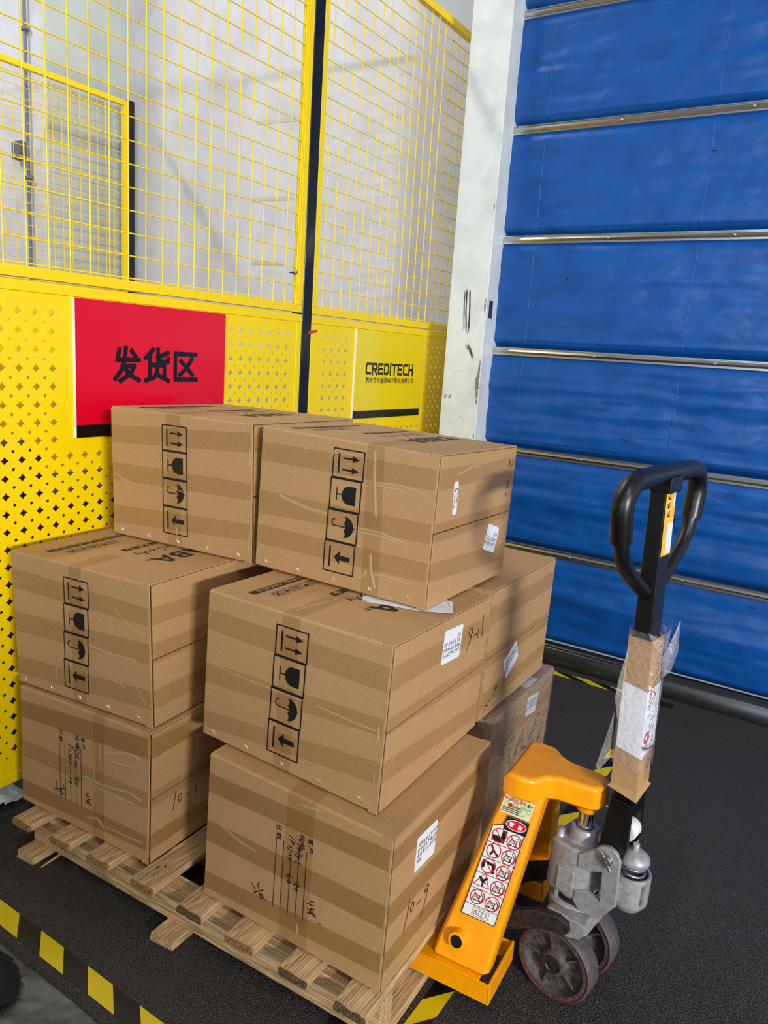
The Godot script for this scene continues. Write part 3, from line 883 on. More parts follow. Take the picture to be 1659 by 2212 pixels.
func build_fence() -> void:
	mesh_panel("yellow wire mesh fence panel above the red sign, left of the black post", 0.97, 2.416, 1.555, 2.985, FZ, 1.654 - 0.0663 * 11, 0.0663, 1.5935, 0.0655)
	mesh_panel("yellow wire mesh fence panel between the black post and the white pillar", 2.476, 3.70, 1.555, 2.985, FZ, 2.551 - 0.0651, 0.0651, 1.5935, 0.0653)
	perforated_panel("yellow perforated fence panel behind the red sign, left of the black post", 0.97, 2.416, 0.095, 1.549, FZ, 1.219, 1.4662, Rect2(1.35, 1.092, 0.652, 0.5))
	perforated_panel("yellow perforated fence panel behind the yellow sign, beside the white pillar", 2.476, 3.70, 0.095, 1.549, FZ, 2.5235, 1.4685, Rect2(2.75, 1.10, 0.635, 0.5))
	post("black square fence post between the two yellow fence panels", 2.446, FZ + 0.002, 0.060, 3.02)
	# bolt at the lower corner of the left mesh panel
	var bt := thing("panel_bolt", "small silver bolt at the lower right corner of left mesh panel", "bolt", "", Vector3(2.367, 1.704, FZ - 0.012))
	var b := MB.new()
	b.lathe([Vector2(0, 0.016), Vector2(0.006, 0.014), Vector2(0.0085, 0.008), Vector2(0.0085, 0.0)], 10, Transform3D(Basis(Vector3.RIGHT, PI / 2), Vector3.ZERO))
	mi(bt, "bolt_head", b.mesh(), M.galv)
	b = MB.new()
	b.lathe([Vector2(0.004, 0.0), Vector2(0.004, -0.02)], 8, Transform3D(Basis(Vector3.RIGHT, PI / 2), Vector3.ZERO))
	mi(bt, "bolt_shank", b.mesh(), M.galv)
	# the second fence, deeper in the cage
	mesh_panel("second yellow mesh panel seen through the left fence, deep in the cage", 2.30, 3.68, 1.555, 2.975, -4.6, 2.40, 0.0655, 1.5935, 0.0655)
	perforated_panel("plain yellow lower panel of the second fence deep in the cage", 2.30, 3.68, 0.095, 1.549, -4.6, 0, 0, Rect2(), false)
	post("black post at the end of the second fence, beside the white wall", 3.712, -4.6, 0.060, 2.985)

	# signs
	var s := thing("sign_board", "red sign with three black Chinese characters on the left fence panel", "sign", "", Vector3(1.690, 1.115, FZ))
	var m := MB.new()
	m.span(Vector3(-0.301, 0.037, -0.002), Vector3(0.301, 0.402, 0.003), 0.0006)
	mi(s, "red_face", m.mesh(), M.red_sign)
	m = MB.new()
	m.span(Vector3(-0.301, 0, -0.002), Vector3(0.301, 0.0368, 0.003), 0.0006)
	mi(s, "black_bar", m.mesh(), M.sign_ink)
	m = MB.new()
	m.span(Vector3(-0.3065, 0, -0.002), Vector3(-0.3013, 0.402, 0.0034))
	mi(s, "white_edge", m.mesh(), M.white_edge)
	m = MB.new()
	var T := Transform3D(Basis(), Vector3(-1.690, -1.115, 0.0036))
	for e in [["发", 1.517, 1.280, 0.105, 0.106], ["货", 1.634, 1.281, 0.107, 0.104], ["区", 1.752, 1.278, 0.112, 0.106]]:
		glyph(m, e[0], Rect2(e[1], e[2], e[3], e[4]), 0.0155, T)
	mi(s, "lettering", m.mesh(), M.sign_ink)

	s = thing("sign_board", "yellow company sign with black lettering on the right fence panel", "sign", "", Vector3(3.091, 1.121, FZ))
	m = MB.new()
	m.span(Vector3(-0.296, 0.036, -0.002), Vector3(0.296, 0.397, 0.003), 0.0006)
	mi(s, "yellow_face", m.mesh(), M.yellow_sign)
	m = MB.new()
	m.span(Vector3(-0.291, 0.001, -0.002), Vector3(0.291, 0.0358, 0.003), 0.0006)
	mi(s, "black_bar", m.mesh(), M.sign_ink)
	m = MB.new()
	m.span(Vector3(-0.303, 0, -0.002), Vector3(-0.2963, 0.397, 0.0036))
	mi(s, "white_edge", m.mesh(), M.white_edge)
	m = MB.new()
	T = Transform3D(Basis(), Vector3(-3.091, -1.121, 0.0036))
	var x := 2.877
	for ch in "CREDITECH":
		var cw := 0.019 if ch == "I" else 0.0505
		glyph(m, ch, Rect2(x + 0.002, 1.3195, cw - 0.008, 0.0575), 0.0112, T)
		x += cw
	x = 2.881
	for ch in "苏州克拉迪特电子科技有限公司":
		glyph(m, ch, Rect2(x, 1.281, 0.0292, 0.0275), 0.0030, T)
		x += 0.0306
	mi(s, "lettering", m.mesh(), M.sign_ink)
	var rt := thing("red_tape", "short piece of red tape stuck across the black fence post", "tape", "", Vector3(2.475, 1.485, FZ + 0.003))
	m = MB.new()
	m.cbox(Vector3(0.005, 0, 0.0005), Vector3(0.062, 0.010, 0.0006), 0.0, Basis(Vector3(0, 0, 1), 0.18))
	mi(rt, "strip", m.mesh(), M.redprint)

# ------------------------------------------------------------------ blue door
const DX := 3.39
func build_door() -> void:
	var d := Node3D.new()
	d.name = "door_1"
	add_child(d)
	d.set_meta("kind", "structure")
	d.set_meta("label", "blue fabric roll door with horizontal aluminium bars")
	var ys := [0.11, 0.546, 1.006, 1.469, 1.969, 2.437, 2.907, 3.39, 3.87]
	var z0 := -1.58
	var z1 := 2.6
	var fn := FastNoiseLite.new()
	fn.seed = 5
	fn.frequency = 1.0
	fn.fractal_octaves = 3
	for i in ys.size() - 1:
		var ya: float = ys[i] + (0.0 if i == 0 else 0.016)
		var yb: float = ys[i + 1] - 0.016
		var nz := 150
		var ny := 40
		var amp := 0.010 if i < 3 else 0.0060
		var P := []
		for a in nz + 1:
			var z := lerpf(z0 - 0.01, z1, float(a) / nz)
			var col := []
			for c in ny + 1:
				var f := float(c) / ny
				var y := lerpf(ya, yb, f)
				var env := sin(PI * f)
				var hh := fn.get_noise_3d(z * 1.6, y * 2.6 + i * 7.0, 3.0) * amp * 1.4 * env
				hh += fn.get_noise_3d(z * 0.7, y * 8.0 + i * 3.0, 9.0) * amp * 1.3 * (0.35 + env)
				hh += fn.get_noise_3d(z * 7.0, y * 6.0, 17.0) * amp * 0.38 * (0.4 + env)
				if i == 0:
					hh += 0.026 * env * sin(f * 5.0 + z * 1.7)
				# hem folded back just above the bar, gathered top under the bar above
				if f < 0.075:
					hh -= 0.040 * (1.0 - f / 0.075)
				if f > 0.93:
					hh -= 0.010 * (f - 0.93) / 0.07
				col.append(Vector3(DX - 0.012 - hh, y, z))
			P.append(col)
		var b := MB.new()
		for a in nz:
			for c in ny:
				var q := [P[a][c], P[a + 1][c], P[a + 1][c + 1], P[a][c + 1]]
				var nn := []
				for e in [[a, c], [a + 1, c], [a + 1, c + 1], [a, c + 1]]:
					var dz: Vector3 = P[mini(e[0] + 1, nz)][e[1]] - P[maxi(e[0] - 1, 0)][e[1]]
					var dy: Vector3 = P[e[0]][mini(e[1] + 1, ny)] - P[e[0]][maxi(e[1] - 1, 0)]
					var k := dz.cross(dy).normalized()
					nn.append(k if k.x < 0 else -k)
				b.quadn(q[0], q[1], q[2], q[3], nn[0], nn[1], nn[2], nn[3])
		var panel := mi(d, "fabric_panel", b.mesh(), M.blue)
		# small oily drips, rubs and scratches on this panel
		var rm := RandomNumberGenerator.new()
		rm.seed = 900 + i
		for k in 7:
			var mk := MB.new()
			var az := rm.randi_range(1, 56)
			var cy := rm.randi_range(3, ny - 4)
			var p0: Vector3 = P[az][cy] + Vector3(-0.0012, 0, 0)
			var p1: Vector3 = P[az][cy - 1] + Vector3(-0.0012, 0, 0)
			if k % 3 == 2:
				p1 = P[az + 1][cy] + Vector3(-0.0012, 0, 0)
			var dd := (p1 - p0) * rm.randf_range(0.5, 1.0)
			var ww := dd.cross(Vector3(-1, 0, 0)).normalized() * rm.randf_range(0.0012, 0.0035)
			mk.quad(p0 - ww, p0 + ww, p0 + dd + ww * 0.4, p0 + dd - ww * 0.4, Vector3(-1, 0, 0))
			mi(panel, "oily_mark", mk.mesh(), M.oil)
		# vertical welded seams
		b = MB.new()
		for z in [-1.425, -0.72, 0.62]:
			var pts := []
			for c in range(2, ny - 1):
				var a := int((z - z0) / (z1 - z0) * nz)
				pts.append(P[a][c] + Vector3(0.0006, 0, z - P[a][c].z))
			b.tube(pts, 0.0022, 5, false)
		mi(d, "welded_seam", b.mesh(), M.seam)
		if i > 0:
			# extruded bar: two lips and a raised web
			var y: float = ys[i]
			b = MB.new()
			var prof := [Vector2(0, -0.0205), Vector2(0.014, -0.0205), Vector2(0.018, -0.0175), Vector2(0.018, -0.0125), Vector2(0.0125, -0.0115), Vector2(0.0125, -0.0095), Vector2(0.017, -0.0085), Vector2(0.021, 0.0), Vector2(0.017, 0.0085), Vector2(0.0125, 0.0095), Vector2(0.0125, 0.0125), Vector2(0.018, 0.0135), Vector2(0.018, 0.0175), Vector2(0.014, 0.0205), Vector2(0, 0.0205)]
			b.prism(prof, z1 - z0, Transform3D(Basis(Vector3(-1, 0, 0), Vector3(0, 1, 0), Vector3(0, 0, 1)), Vector3(DX + 0.002, y, z0)))
			var rail := mi(d, "aluminium_bar", b.mesh(), M.alu)
			var sm := MB.new()
			sm.lathe([Vector2(0, 0.0045), Vector2(0.004, 0.004), Vector2(0.006, 0.0022), Vector2(0.0064, 0)], 10, Transform3D(Basis(Vector3(0, 0, 1), PI / 2), Vector3.ZERO))
			var smm := sm.mesh()
			for k in 7:
				mi(rail, "screw", smm, M.galv, Transform3D(Basis(), Vector3(DX - 0.0186, y, -1.09 + 0.505 * k)))
	# bottom bar
	var b := MB.new()
	var prof := [Vector2(0, 0.004), Vector2(0.03, 0.004), Vector2(0.032, 0.010), Vector2(0.032, 0.068), Vector2(0.026, 0.074), Vector2(0.026, 0.080), Vector2(0.020, 0.084), Vector2(0.020, 0.092), Vector2(0.014, 0.096), Vector2(0.014, 0.104), Vector2(0, 0.108)]
	b.prism(prof, z1 - z0, Transform3D(Basis(Vector3(-1, 0, 0), Vector3(0, 1, 0), Vector3(0, 0, 1)), Vector3(DX + 0.012, 0, z0)))
	mi(d, "bottom_bar", b.mesh(), M.sill)
	# white column at the end of the door
	var p := Node3D.new()
	p.name = "trim_1"
	add_child(p)
	p.set_meta("kind", "structure")
	p.set_meta("label", "white scuffed steel column between fence and blue door")
	b = MB.new()
	b.span(Vector3(3.268, 0, -1.78), Vector3(3.72, 5.0, -1.582), 0.004)
	mi(p, "column", b.mesh(), M.pillar)
	# torn film and bare patches along the right edge and scuffs: coordinates are z, y on the face x = 3.268
	var TP := Transform3D(Basis(Vector3(0, 0, 1), Vector3(0, 1, 0), Vector3(-1, 0, 0)), Vector3(3.268, 0, 0))
	var r2 := RandomNumberGenerator.new()
	r2.seed = 11
	for e in [[1.215, 1.42, 0.018], [1.62, 1.70, 0.008], [1.05, 1.075, 0.007], [2.08, 2.11, 0.006]]:
		b = MB.new()
		var pts := []
		var n := 14
		for k in n + 1:
			pts.append(Vector2(-1.585 - (0.003 if k % 2 == 0 else 0.0), lerpf(e[0], e[1], float(k) / n)))
		for k in n + 1:
			var f := float(n - k) / n
			pts.append(Vector2(-1.587 - e[2] * (0.25 + 0.75 * sin(PI * clampf(f, 0.04, 0.96))) * r2.randf_range(0.7, 1.1), lerpf(e[0], e[1], f)))
		b.poly(pts, TP * Transform3D(Basis(), Vector3(0, 0, 0.0006)))
		mi(p, "bare_patch", b.mesh(), M.chip)
	b = MB.new()
	for k in 60:
		var y := r2.randf_range(1.05, 2.05)
		var L := r2.randf_range(0.004, 0.009)
		b.cbox(Vector3(3.2674, y, -1.588 - L / 2), Vector3(0.0012, 0.0022, L))
	mi(p, "torn_film_edge", b.mesh(), M.film_edge)
	b = MB.new()
	for e in [[[-1.690, 1.735], [-1.686, 1.63], [-1.675, 1.545]], [[-1.700, 1.72], [-1.696, 1.62], [-1.690, 1.56]], [[-1.675, 1.73], [-1.668, 1.66], [-1.664, 1.55], [-1.668, 1.54]], [[-1.66, 1.49], [-1.645, 1.46], [-1.628, 1.435]], [[-1.672, 1.478], [-1.648, 1.46], [-1.632, 1.43]]]:
		for k in 9:
			var q := []
			for pt in e:
				q.append(Vector2(pt[0] + r2.randf_range(-0.004, 0.004), pt[1] + r2.randf_range(-0.012, 0.012)))
			b.stroke(q, r2.randf_range(0.0006, 0.0018), TP * Transform3D(Basis(), Vector3(0, 0, 0.0008)))
	mi(p, "scuff_marks", b.mesh(), M.scuff, Transform3D(), "dark rubbed scratches on the white paint")
	b = MB.new()
	for e in [[[-1.690, 1.725], [-1.687, 1.64], [-1.677, 1.56]], [[-1.675, 1.72], [-1.669, 1.66], [-1.664, 1.56]], [[-1.655, 1.475], [-1.632, 1.44]], [[-1.765, 1.235], [-1.755, 1.238]], [[-1.74, 1.235], [-1.728, 1.242]]]:
		for k in 5:
			var q := []
			for pt in e:
				q.append(Vector2(pt[0] + r2.randf_range(-0.003, 0.003), pt[1] + r2.randf_range(-0.01, 0.01)))
			b.stroke(q, r2.randf_range(0.003, 0.007), TP * Transform3D(Basis(), Vector3(0, 0, 0.0004)), false)
	mi(p, "rubber_smudge", b.mesh(), M.smudge, Transform3D(), "grey rubbed smudges on the white paint")
	b = MB.new()
	for k in 50:
		var c := Vector2(r2.randf_range(-1.77, -1.61), r2.randf_range(1.08, 1.42))
		b.stroke([c, c + Vector2(r2.randf_range(-0.012, 0.012), r2.randf_range(-0.012, 0.012))], r2.randf_range(0.0006, 0.0016), TP * Transform3D(Basis(), Vector3(0, 0, 0.0008)))
	mi(p, "scuff_marks", b.mesh(), M.scuff, Transform3D(), "dark rubbed scuff marks on the white paint")
	# small dark barcode sticker on the reveal
	b = MB.new()
	b.span(Vector3(3.293, 1.612, -1.5822), Vector3(3.330, 1.690, -1.5812))
	var stk := mi(p, "barcode_sticker", b.mesh(), mat(Color(0.02, 0.10, 0.22), 0.4))
	b = MB.new()
	for k in 5:
		b.span(Vector3(3.296, 1.618 + 0.008 * k, -1.5812), Vector3(3.327, 1.6205 + 0.008 * k, -1.5808))
	mi(stk, "print_line", b.mesh(), M.greyprint)

# ------------------------------------------------------------------ pallet
func board(x0: float, x1: float, y0: float, y1: float, z0: float, z1: float, sd: int, jag := 0.005) -> ArrayMesh:
	var r := RandomNumberGenerator.new()
	r.seed = sd
	var b := MB.new()
	var c := 0.0025
	var prof := [Vector2(z0 + c, y0), Vector2(z1 - c, y0), Vector2(z1, y0 + c), Vector2(z1, y1 - c), Vector2(z1 - c, y1), Vector2((z0 * 2 + z1) / 3, y1 + 0.0006), Vector2((z0 + z1 * 2) / 3, y1 - 0.0004), Vector2(z0 + c, y1), Vector2(z0, y1 - c), Vector2(z0, y0 + c)]
	var A := []
	var B := []
	for p in prof:
		A.append(Vector3(x0 + r.randf_range(-jag, jag), p.y, p.x))
		B.append(Vector3(x1 + r.randf_range(-jag, jag), p.y, p.x))
	var m := prof.size()
	for i in m:
		var j := (i + 1) % m
		var d: Vector2 = prof[j] - prof[i]
		var nn := Vector3(0, -d.x, d.y).normalized()
		var mid := Vector3(0, (prof[i].y + prof[j].y) / 2 - (y0 + y1) / 2, ((prof[i].x + prof[j].x) / 2 - (z0 + z1) / 2) * 0.3)
		if nn.dot(mid) < 0:
			nn = -nn
		b.quad(A[i], A[j], B[j], B[i], nn)
	for e in [[A, x0, Vector3(-1, 0, 0)], [B, x1, Vector3(1, 0, 0)]]:
		var cc := Vector3(e[1], (y0 + y1) / 2, (z0 + z1) / 2)
		for i in m:
			b.tri(cc, e[0][i], e[0][(i + 1) % m], e[2], e[2], e[2])
	return b.mesh()

func board_end(x0: float, y0: float, y1: float, z0: float, z1: float, sd: int) -> ArrayMesh:
	# sawn, weathered end face with a ragged outline
	var r := RandomNumberGenerator.new()
	r.seed = sd
	var b := MB.new()
	var pts := []
	var n := 9
	for k in n + 1:
		pts.append(Vector2(lerpf(z0 + 0.002, z1 - 0.002, float(k) / n), y0 + 0.001 + r.randf_range(0, 0.0015)))
	for k in n + 1:
		pts.append(Vector2(lerpf(z1 - 0.002, z0 + 0.002, float(k) / n), y1 - 0.001 - r.randf_range(0, 0.0035)))
	b.prism(pts, 0.010, Transform3D(Basis(Vector3(0, 0, 1), Vector3(0, 1, 0), Vector3(-1, 0, 0)), Vector3(x0 + 0.003, 0, 0)))
	return b.mesh()

func build_pallet() -> void:
	var t := thing("wooden_pallet", "pale rough timber pallet carrying the stacked cartons", "pallet", "", Vector3(1.07, 0, -1.21))
	t.rotation.y = deg_to_rad(2.3)
	var zs := [[-0.563, -0.490, -0.008], [-0.418, -0.344, 0.0], [-0.282, -0.203, 0.008], [-0.126, -0.050, 0.011], [0.032, 0.109, 0.010], [0.183, 0.266, 0.006], [0.338, 0.414, 0.002], [0.486, 0.563, -0.004]]
	for i in zs.size():
		var db := mi(t, "deck_board", board(zs[i][2], 1.10, 0.110, 0.129 + 0.0006 * (i % 3), zs[i][0], zs[i][1], 100 + i, 0.003), M.board)
		mi(db, "end_grain", board_end(zs[i][2], 0.110, 0.129, zs[i][0], zs[i][1], 500 + i), M.endgrain_dark if i in [4, 6, 7] else M.endgrain, Transform3D(), "weathered sawn end grain")
	for x in [0.052, 0.515, 0.975]:
		var b := MB.new()
		b.span(Vector3(x, 0.0222, -0.567), Vector3(x + 0.05, 0.1095, 0.565), 0.002)
		mi(t, "stringer", b.mesh(), M.stringer)
	for e in [[-0.567, -0.496], [-0.046, 0.026], [0.486, 0.566]]:
		mi(t, "bottom_board", board(0.0, 1.10, 0.001, 0.0218, e[0], e[1], 300 + int(e[0] * 100)), M.board)
	# nail heads and a splinter
	var nm := cyl(0.0028, 0.003, 8)
	for e in [[0.070, -0.10], [0.082, -0.085], [0.076, 0.060], [0.085, 0.085], [0.072, 0.21], [0.08, 0.37], [0.076, -0.24], [0.082, -0.38]]:
		mi(t, "nail_head", nm, M.alu_dark, Transform3D(Basis(), Vector3(e[0], 0.1292, e[1])))
	var sp := MB.new()
	sp.tube([Vector3(0.080, 0.012, -0.470), Vector3(0.040, 0.010, -0.468), Vector3(0.004, 0.006, -0.470)], 0.0045, 6, true, 0.002)
	mi(t, "splinter", sp.mesh(), M.board)

# ------------------------------------------------------------------ cartons
func build_cartons(sans: Font) -> void:
	var A := carton("top-row carton at the left, in front of the red sign, upright symbol strip", [1.6529, 0.8577, -1.5669, 0.0761, -0.0305, 0.0005, -0.0002, -0.0163, 0.4955, 0.3635, 0.5081, 0.0095, -0.0011])
	bands(A, [[0.263, 0.311, 0.290, 0.340, 0.29, 0.335], [0.158, 0.208, 0.168, 0.212, 0.17, 0.21], [0.034, 0.086, 0.062, 0.106, 0.06, 0.10]])
	vtape(A, 0.215, 0.05, 0.14)
	symbols(A, 0.201, 0.288)
	staples(A)
	top_print(A, sans, -0.02)
	creases(A, [["F", [[0.015, 0.175], [0.06, 0.160], [0.10, 0.150]], 0.0012], ["F", [[0.23, 0.165], [0.31, 0.150], [0.36, 0.145]], 0.0010], ["F", [[0.244, 0.07], [0.248, 0.04], [0.256, 0.012]], 0.0016], ["F", [[0.495, 0.08], [0.499, 0.06], [0.496, 0.04]], 0.0014], ["F", [[0.498, 0.30], [0.501, 0.27], [0.498, 0.255]], 0.0013]])

	var B := carton("top-row carton at the right, with white labels, beside the white pillar", [1.6405, 0.8600, -1.0303, 0.0276, 0.008, 0.0272, -0.0207, -0.023, 0.4468, 0.3543, 0.5021, -0.0113, -0.0156])
	bands(B, [[0.270, 0.316, 0.274, 0.321, 0.286, 0.327], [0.138, 0.196, 0.156, 0.199, 0.162, 0.201], [0.060, 0.109, 0.066, 0.111, 0.042, 0.089]])
	vtape(B, 0.330, 0.047, 0.30, -0.015)
	symbols(B, 0.218, 0.3035, -0.0022)
	staples(B)
	top_print(B, sans, -0.03)
	label_on(B, B.R(0.335, 0.117), 0.078, 0.068, -0.30, 3, true)
	label_on(B, B.R(0.094, 0.249), 0.022, 0.078, 0.06, 4)
	written(B, B.R(0, 0, 0.0012), "0.398,0.224 0.410,0.230|0.404,0.243 0.399,0.253 0.405,0.264 0.413,0.258 0.413,0.247 0.404,0.243|0.410,0.276 0.412,0.290|0.396,0.302 0.402,0.318 0.411,0.303 0.420,0.300 0.427,0.310 0.421,0.322")
	creases(B, [["F", [[0.335, 0.34], [0.342, 0.26], [0.352, 0.19]], 0.0022], ["F", [[0.346, 0.10], [0.352, 0.06], [0.366, 0.022]], 0.0022], ["F", [[0.35, 0.268], [0.41, 0.272], [0.47, 0.262]], 0.0013], ["F", [[0.345, 0.262], [0.40, 0.262], [0.44, 0.254]], 0.0011], ["F", [[0.07, 0.190], [0.15, 0.175], [0.22, 0.170]], 0.0025], ["F", [[0.30, 0.155], [0.37, 0.155], [0.45, 0.140]], 0.0015], ["F", [[0.30, 0.147], [0.36, 0.147], [0.42, 0.140]], 0.0013], ["F", [[0.36, 0.056], [0.42, 0.056], [0.46, 0.052]], 0.0013], ["F", [[0.215, 0.31], [0.228, 0.325], [0.235, 0.327]], 0.0016], ["F", [[0.318, 0.035], [0.336, 0.050], [0.338, 0.062]], 0.0018], ["R", [[0.10, 0.300], [0.16, 0.318], [0.27, 0.322], [0.36, 0.326]], 0.0013], ["R", [[0.09, 0.302], [0.15, 0.312], [0.22, 0.314]], 0.0010]])

	var C := carton("carton at the left under the top row, symbol strip facing out", [1.359, 0.4897, -1.6049, 0.0802, -0.0223, -0.0139, 0.0095, -0.0011, 0.48, 0.3658, 0.498, 0.0256, 0.0112])
	bands(C, [[0.266, 0.318, 0.263, 0.308, 0.26, 0.30], [0.147, 0.2, 0.166, 0.219, 0.172, 0.205], [0.028, 0.076, 0.050, 0.100, 0.045, 0.09]])
	vtape(C, 0.225, 0.045, 0.13)
	symbols(C, 0.194, 0.281, -0.004)
	staples(C)
	top_print(C, sans)
	creases(C, [["F", [[0.285, 0.168], [0.36, 0.163], [0.45, 0.165]], 0.0022], ["F", [[0.38, 0.285], [0.43, 0.25], [0.48, 0.235]], 0.0010], ["F", [[0.37, 0.095], [0.41, 0.085]], 0.0015], ["F", [[0.45, 0.095], [0.475, 0.06]], 0.0013], ["F", [[0.16, 0.085], [0.162, 0.05]], 0.0015]])

	var D := carton("bottom carton at the left on the pallet, printed form with handwriting", [1.349, 0.1305, -1.5935, 0.0592, 0.0198, -0.0051, 0.0256, 0.0112, 0.4801, 0.3572, 0.492, 0, 0])
	bands(D, [[0.264, 0.316, 0.290, 0.345, 0.29, 0.335], [0.144, 0.196, 0.156, 0.199, 0.15, 0.19], [0.022, 0.071, 0.039, 0.083, 0.04, 0.08]], 1.0)
	bands(D, [[0.264, 0.314, 0.290, 0.343, 0.29, 0.33], [0.023, 0.070, 0.040, 0.081, 0.04, 0.078]], 0.3)
	vtape(D, 0.293, 0.042, 0.1)
	form_print(D, 0.165)
	var Q := D.F(0.222, 0.245, 0.0013) * Transform3D(Basis(Vector3(0, 0, 1), -PI / 2), Vector3.ZERO)
	written(D, Q, "0,0 0.002,0.019 0.010,0.017 0.009,0.010 0.002,0.010|0.014,0 0.016,0.019 0.024,0.015 0.024,0.004 0.014,0|0.036,0.018 0.029,0.017 0.030,0.010 0.036,0.008 0.034,0.001 0.028,0.001|0.048,0.010 0.042,0.010 0.041,0.002 0.047,0.001|0.051,0 0.052,0.010 0.056,0.002 0.058,0.010 0.064,0||0.090,0.012 0.096,0.018 0.102,0.013 0.092,0.006 0.098,0.001 0.103,0.005 0.090,0.012|0.106,0.010 0.111,0.015 0.115,0.009 0.110,0.003 0.106,0.010")
	Q = D.F(0.200, 0.240, 0.0013) * Transform3D(Basis(Vector3(0, 0, 1), -PI / 2), Vector3.ZERO)
	written(D, Q, "0,0 0.002,0.018 0.009,0.014 0.002,0.008|0.013,0.007 0.018,0.010 0.020,0.003 0.014,0.001 0.013,0.007|0.024,0.014 0.030,0.013 0.026,0.008 0.031,0.004 0.024,0|0.035,-0.006 0.037,0.010 0.043,0.007 0.037,0.002|0.052,0.014 0.052,0 0.046,0.002 0.047,0.008 0.052,0.007||0.092,0.014 0.099,0.014 0.094,0.002|0.105,0.008 0.109,0.013 0.112,0.007 0.108,0.002 0.105,0.008")
	Q = D.F(0.262, 0.125, 0.0013) * Transform3D(Basis(Vector3(0, 0, 1), -PI / 2), Vector3.ZERO)
	written(D, Q, "0,0.018 0.003,0.008 0.013,0.010|0.010,0.018 0.011,0|0.017,0.022 0.020,0.012 0.032,0.024|0.018,0.012 0.030,0.008 0.034,0.026|0.022,0.002 0.028,0.016 0.034,0.004|0.036,0.034 0.039,0.037")
	Q = D.F(0.150, 0.12, 0.0013) * Transform3D(Basis(Vector3(0, 0, 1), -PI / 2), Vector3.ZERO)
	written(D, Q, "0,0.004 0.020,-0.002 0.036,0.006|0.006,0.030 0.012,0.024 0.018,0.032|0.016,0.034 0.032,-0.008|0.024,0.018 0.032,0.026 0.040,0.018 0.026,0.014 0.036,0.034")
	written(D, D.R(0, 0, 0.0012), "0.090,0.160 0.081,0.113|0.104,0.147 0.098,0.136 0.103,0.124 0.111,0.132 0.111,0.143 0.104,0.147|0.127,0.130 0.142,0.132|0.166,0.152 0.160,0.112")
	creases(D, [["F", [[0.335, 0.255], [0.38, 0.272], [0.43, 0.285], [0.46, 0.28]], 0.0024], ["F", [[0.335, 0.24], [0.39, 0.245], [0.45, 0.252]], 0.002], ["F", [[0.25, 0.165], [0.33, 0.165], [0.42, 0.178], [0.47, 0.17]], 0.0022], ["F", [[0.26, 0.155], [0.34, 0.152], [0.44, 0.152]], 0.002], ["F", [[0.27, 0.05], [0.31, 0.062], [0.336, 0.04]], 0.002], ["F", [[0.34, 0.05], [0.40, 0.052], [0.47, 0.055]], 0.0016], ["F", [[0.300, 0.27], [0.297, 0.20], [0.299, 0.13]], 0.0012], ["F", [[0.318, 0.28], [0.315, 0.21]], 0.0012]])

	var E := carton("large front carton under the top row, symbol strip, label and marker number", [1.4287, 0.4992, -0.9783, 0.0148, 0.0263, 0.0055, -0.0113, -0.0156, 0.4671, 0.3600, 0.5028, -0.0285, 0.0249])
	bands(E, [[0.266, 0.315, 0.264, 0.317, 0.263, 0.310], [0.135, 0.185, 0.172, 0.208, 0.155, 0.195], [0.024, 0.064, 0.069, 0.116, 0.028, 0.072]])
	vtape(E, 0.223, 0.048, 0.20)
	symbols(E, 0.204, 0.290, -0.0020)
	staples(E, 0.018)
	top_print(E, sans)
	label_on(E, E.R(0.266, 0.290), 0.092, 0.080, -0.06, 4, true)
	written(E, E.R(0, 0, 0.0012), "0.372,0.298 0.360,0.304 0.352,0.292 0.362,0.280 0.373,0.288 0.374,0.300 0.366,0.270 0.348,0.248|0.386,0.277 0.401,0.278|0.408,0.290 0.404,0.268 0.411,0.264|0.427,0.320 0.432,0.262")
	creases(E, [["F", [[0.02, 0.185], [0.15, 0.180], [0.30, 0.182]], 0.0010], ["F", [[0.33, 0.182], [0.42, 0.178], [0.485, 0.178]], 0.0012], ["F", [[0.484, 0.19], [0.487, 0.17], [0.484, 0.155]], 0.0014], ["F", [[0.484, 0.09], [0.487, 0.07]], 0.0014], ["T", [[-0.03, 0.235], [-0.10, 0.245], [-0.17, 0.25]], 0.0014], ["T", [[-0.05, 0.222], [-0.11, 0.25]], 0.0012], ["R", [[0.02, 0.09], [0.05, 0.115]], 0.0012], ["R", [[0.40, 0.075], [0.415, 0.08]], 0.002]])

	var Fc := carton("bottom front carton on the pallet, handwriting on printed form, white label", [1.3765, 0.1305, -0.9105, 0.0206, -0.0024, 0.0352, -0.0285, 0.0249, 0.4708, 0.3638, 0.5012, 0, 0])
	bands(Fc, [[0.268, 0.316, 0.290, 0.340, 0.29, 0.33], [0.144, 0.199, 0.155, 0.212, 0.155, 0.20], [0.022, 0.067, 0.048, 0.098, 0.05, 0.09]])
	bands(Fc, [[0.269, 0.315, 0.291, 0.339, 0.291, 0.33], [0.146, 0.197, 0.157, 0.210, 0.156, 0.198], [0.024, 0.065, 0.050, 0.096, 0.05, 0.09]], 0.9)
	vtape(Fc, 0.235, 0.075, 0.16)
	form_print(Fc, 0.2125)
	Q = Fc.F(0.268, 0.262, 0.0013) * Transform3D(Basis(Vector3(0, 0, 1), -PI / 2), Vector3.ZERO)
	written(Fc, Q, "0,0.002 0.004,0.018|0.008,0.008 0.012,0.012 0.015,0.006 0.010,0.002 0.008,0.008|0.018,0.008 0.022,0.012 0.025,0.006 0.020,0.002 0.018,0.008|0.028,0.016 0.036,0.016 0.031,0|0.038,-0.006 0.040,0.010 0.046,0.007 0.040,0.002|0.054,0.014 0.056,0 0.050,0.002||0.102,0.006 0.108,0.014 0.113,0.008 0.106,0.002 0.113,-0.002|0.116,0.006 0.121,0.011 0.124,0.005 0.119,0.001 0.116,0.006")
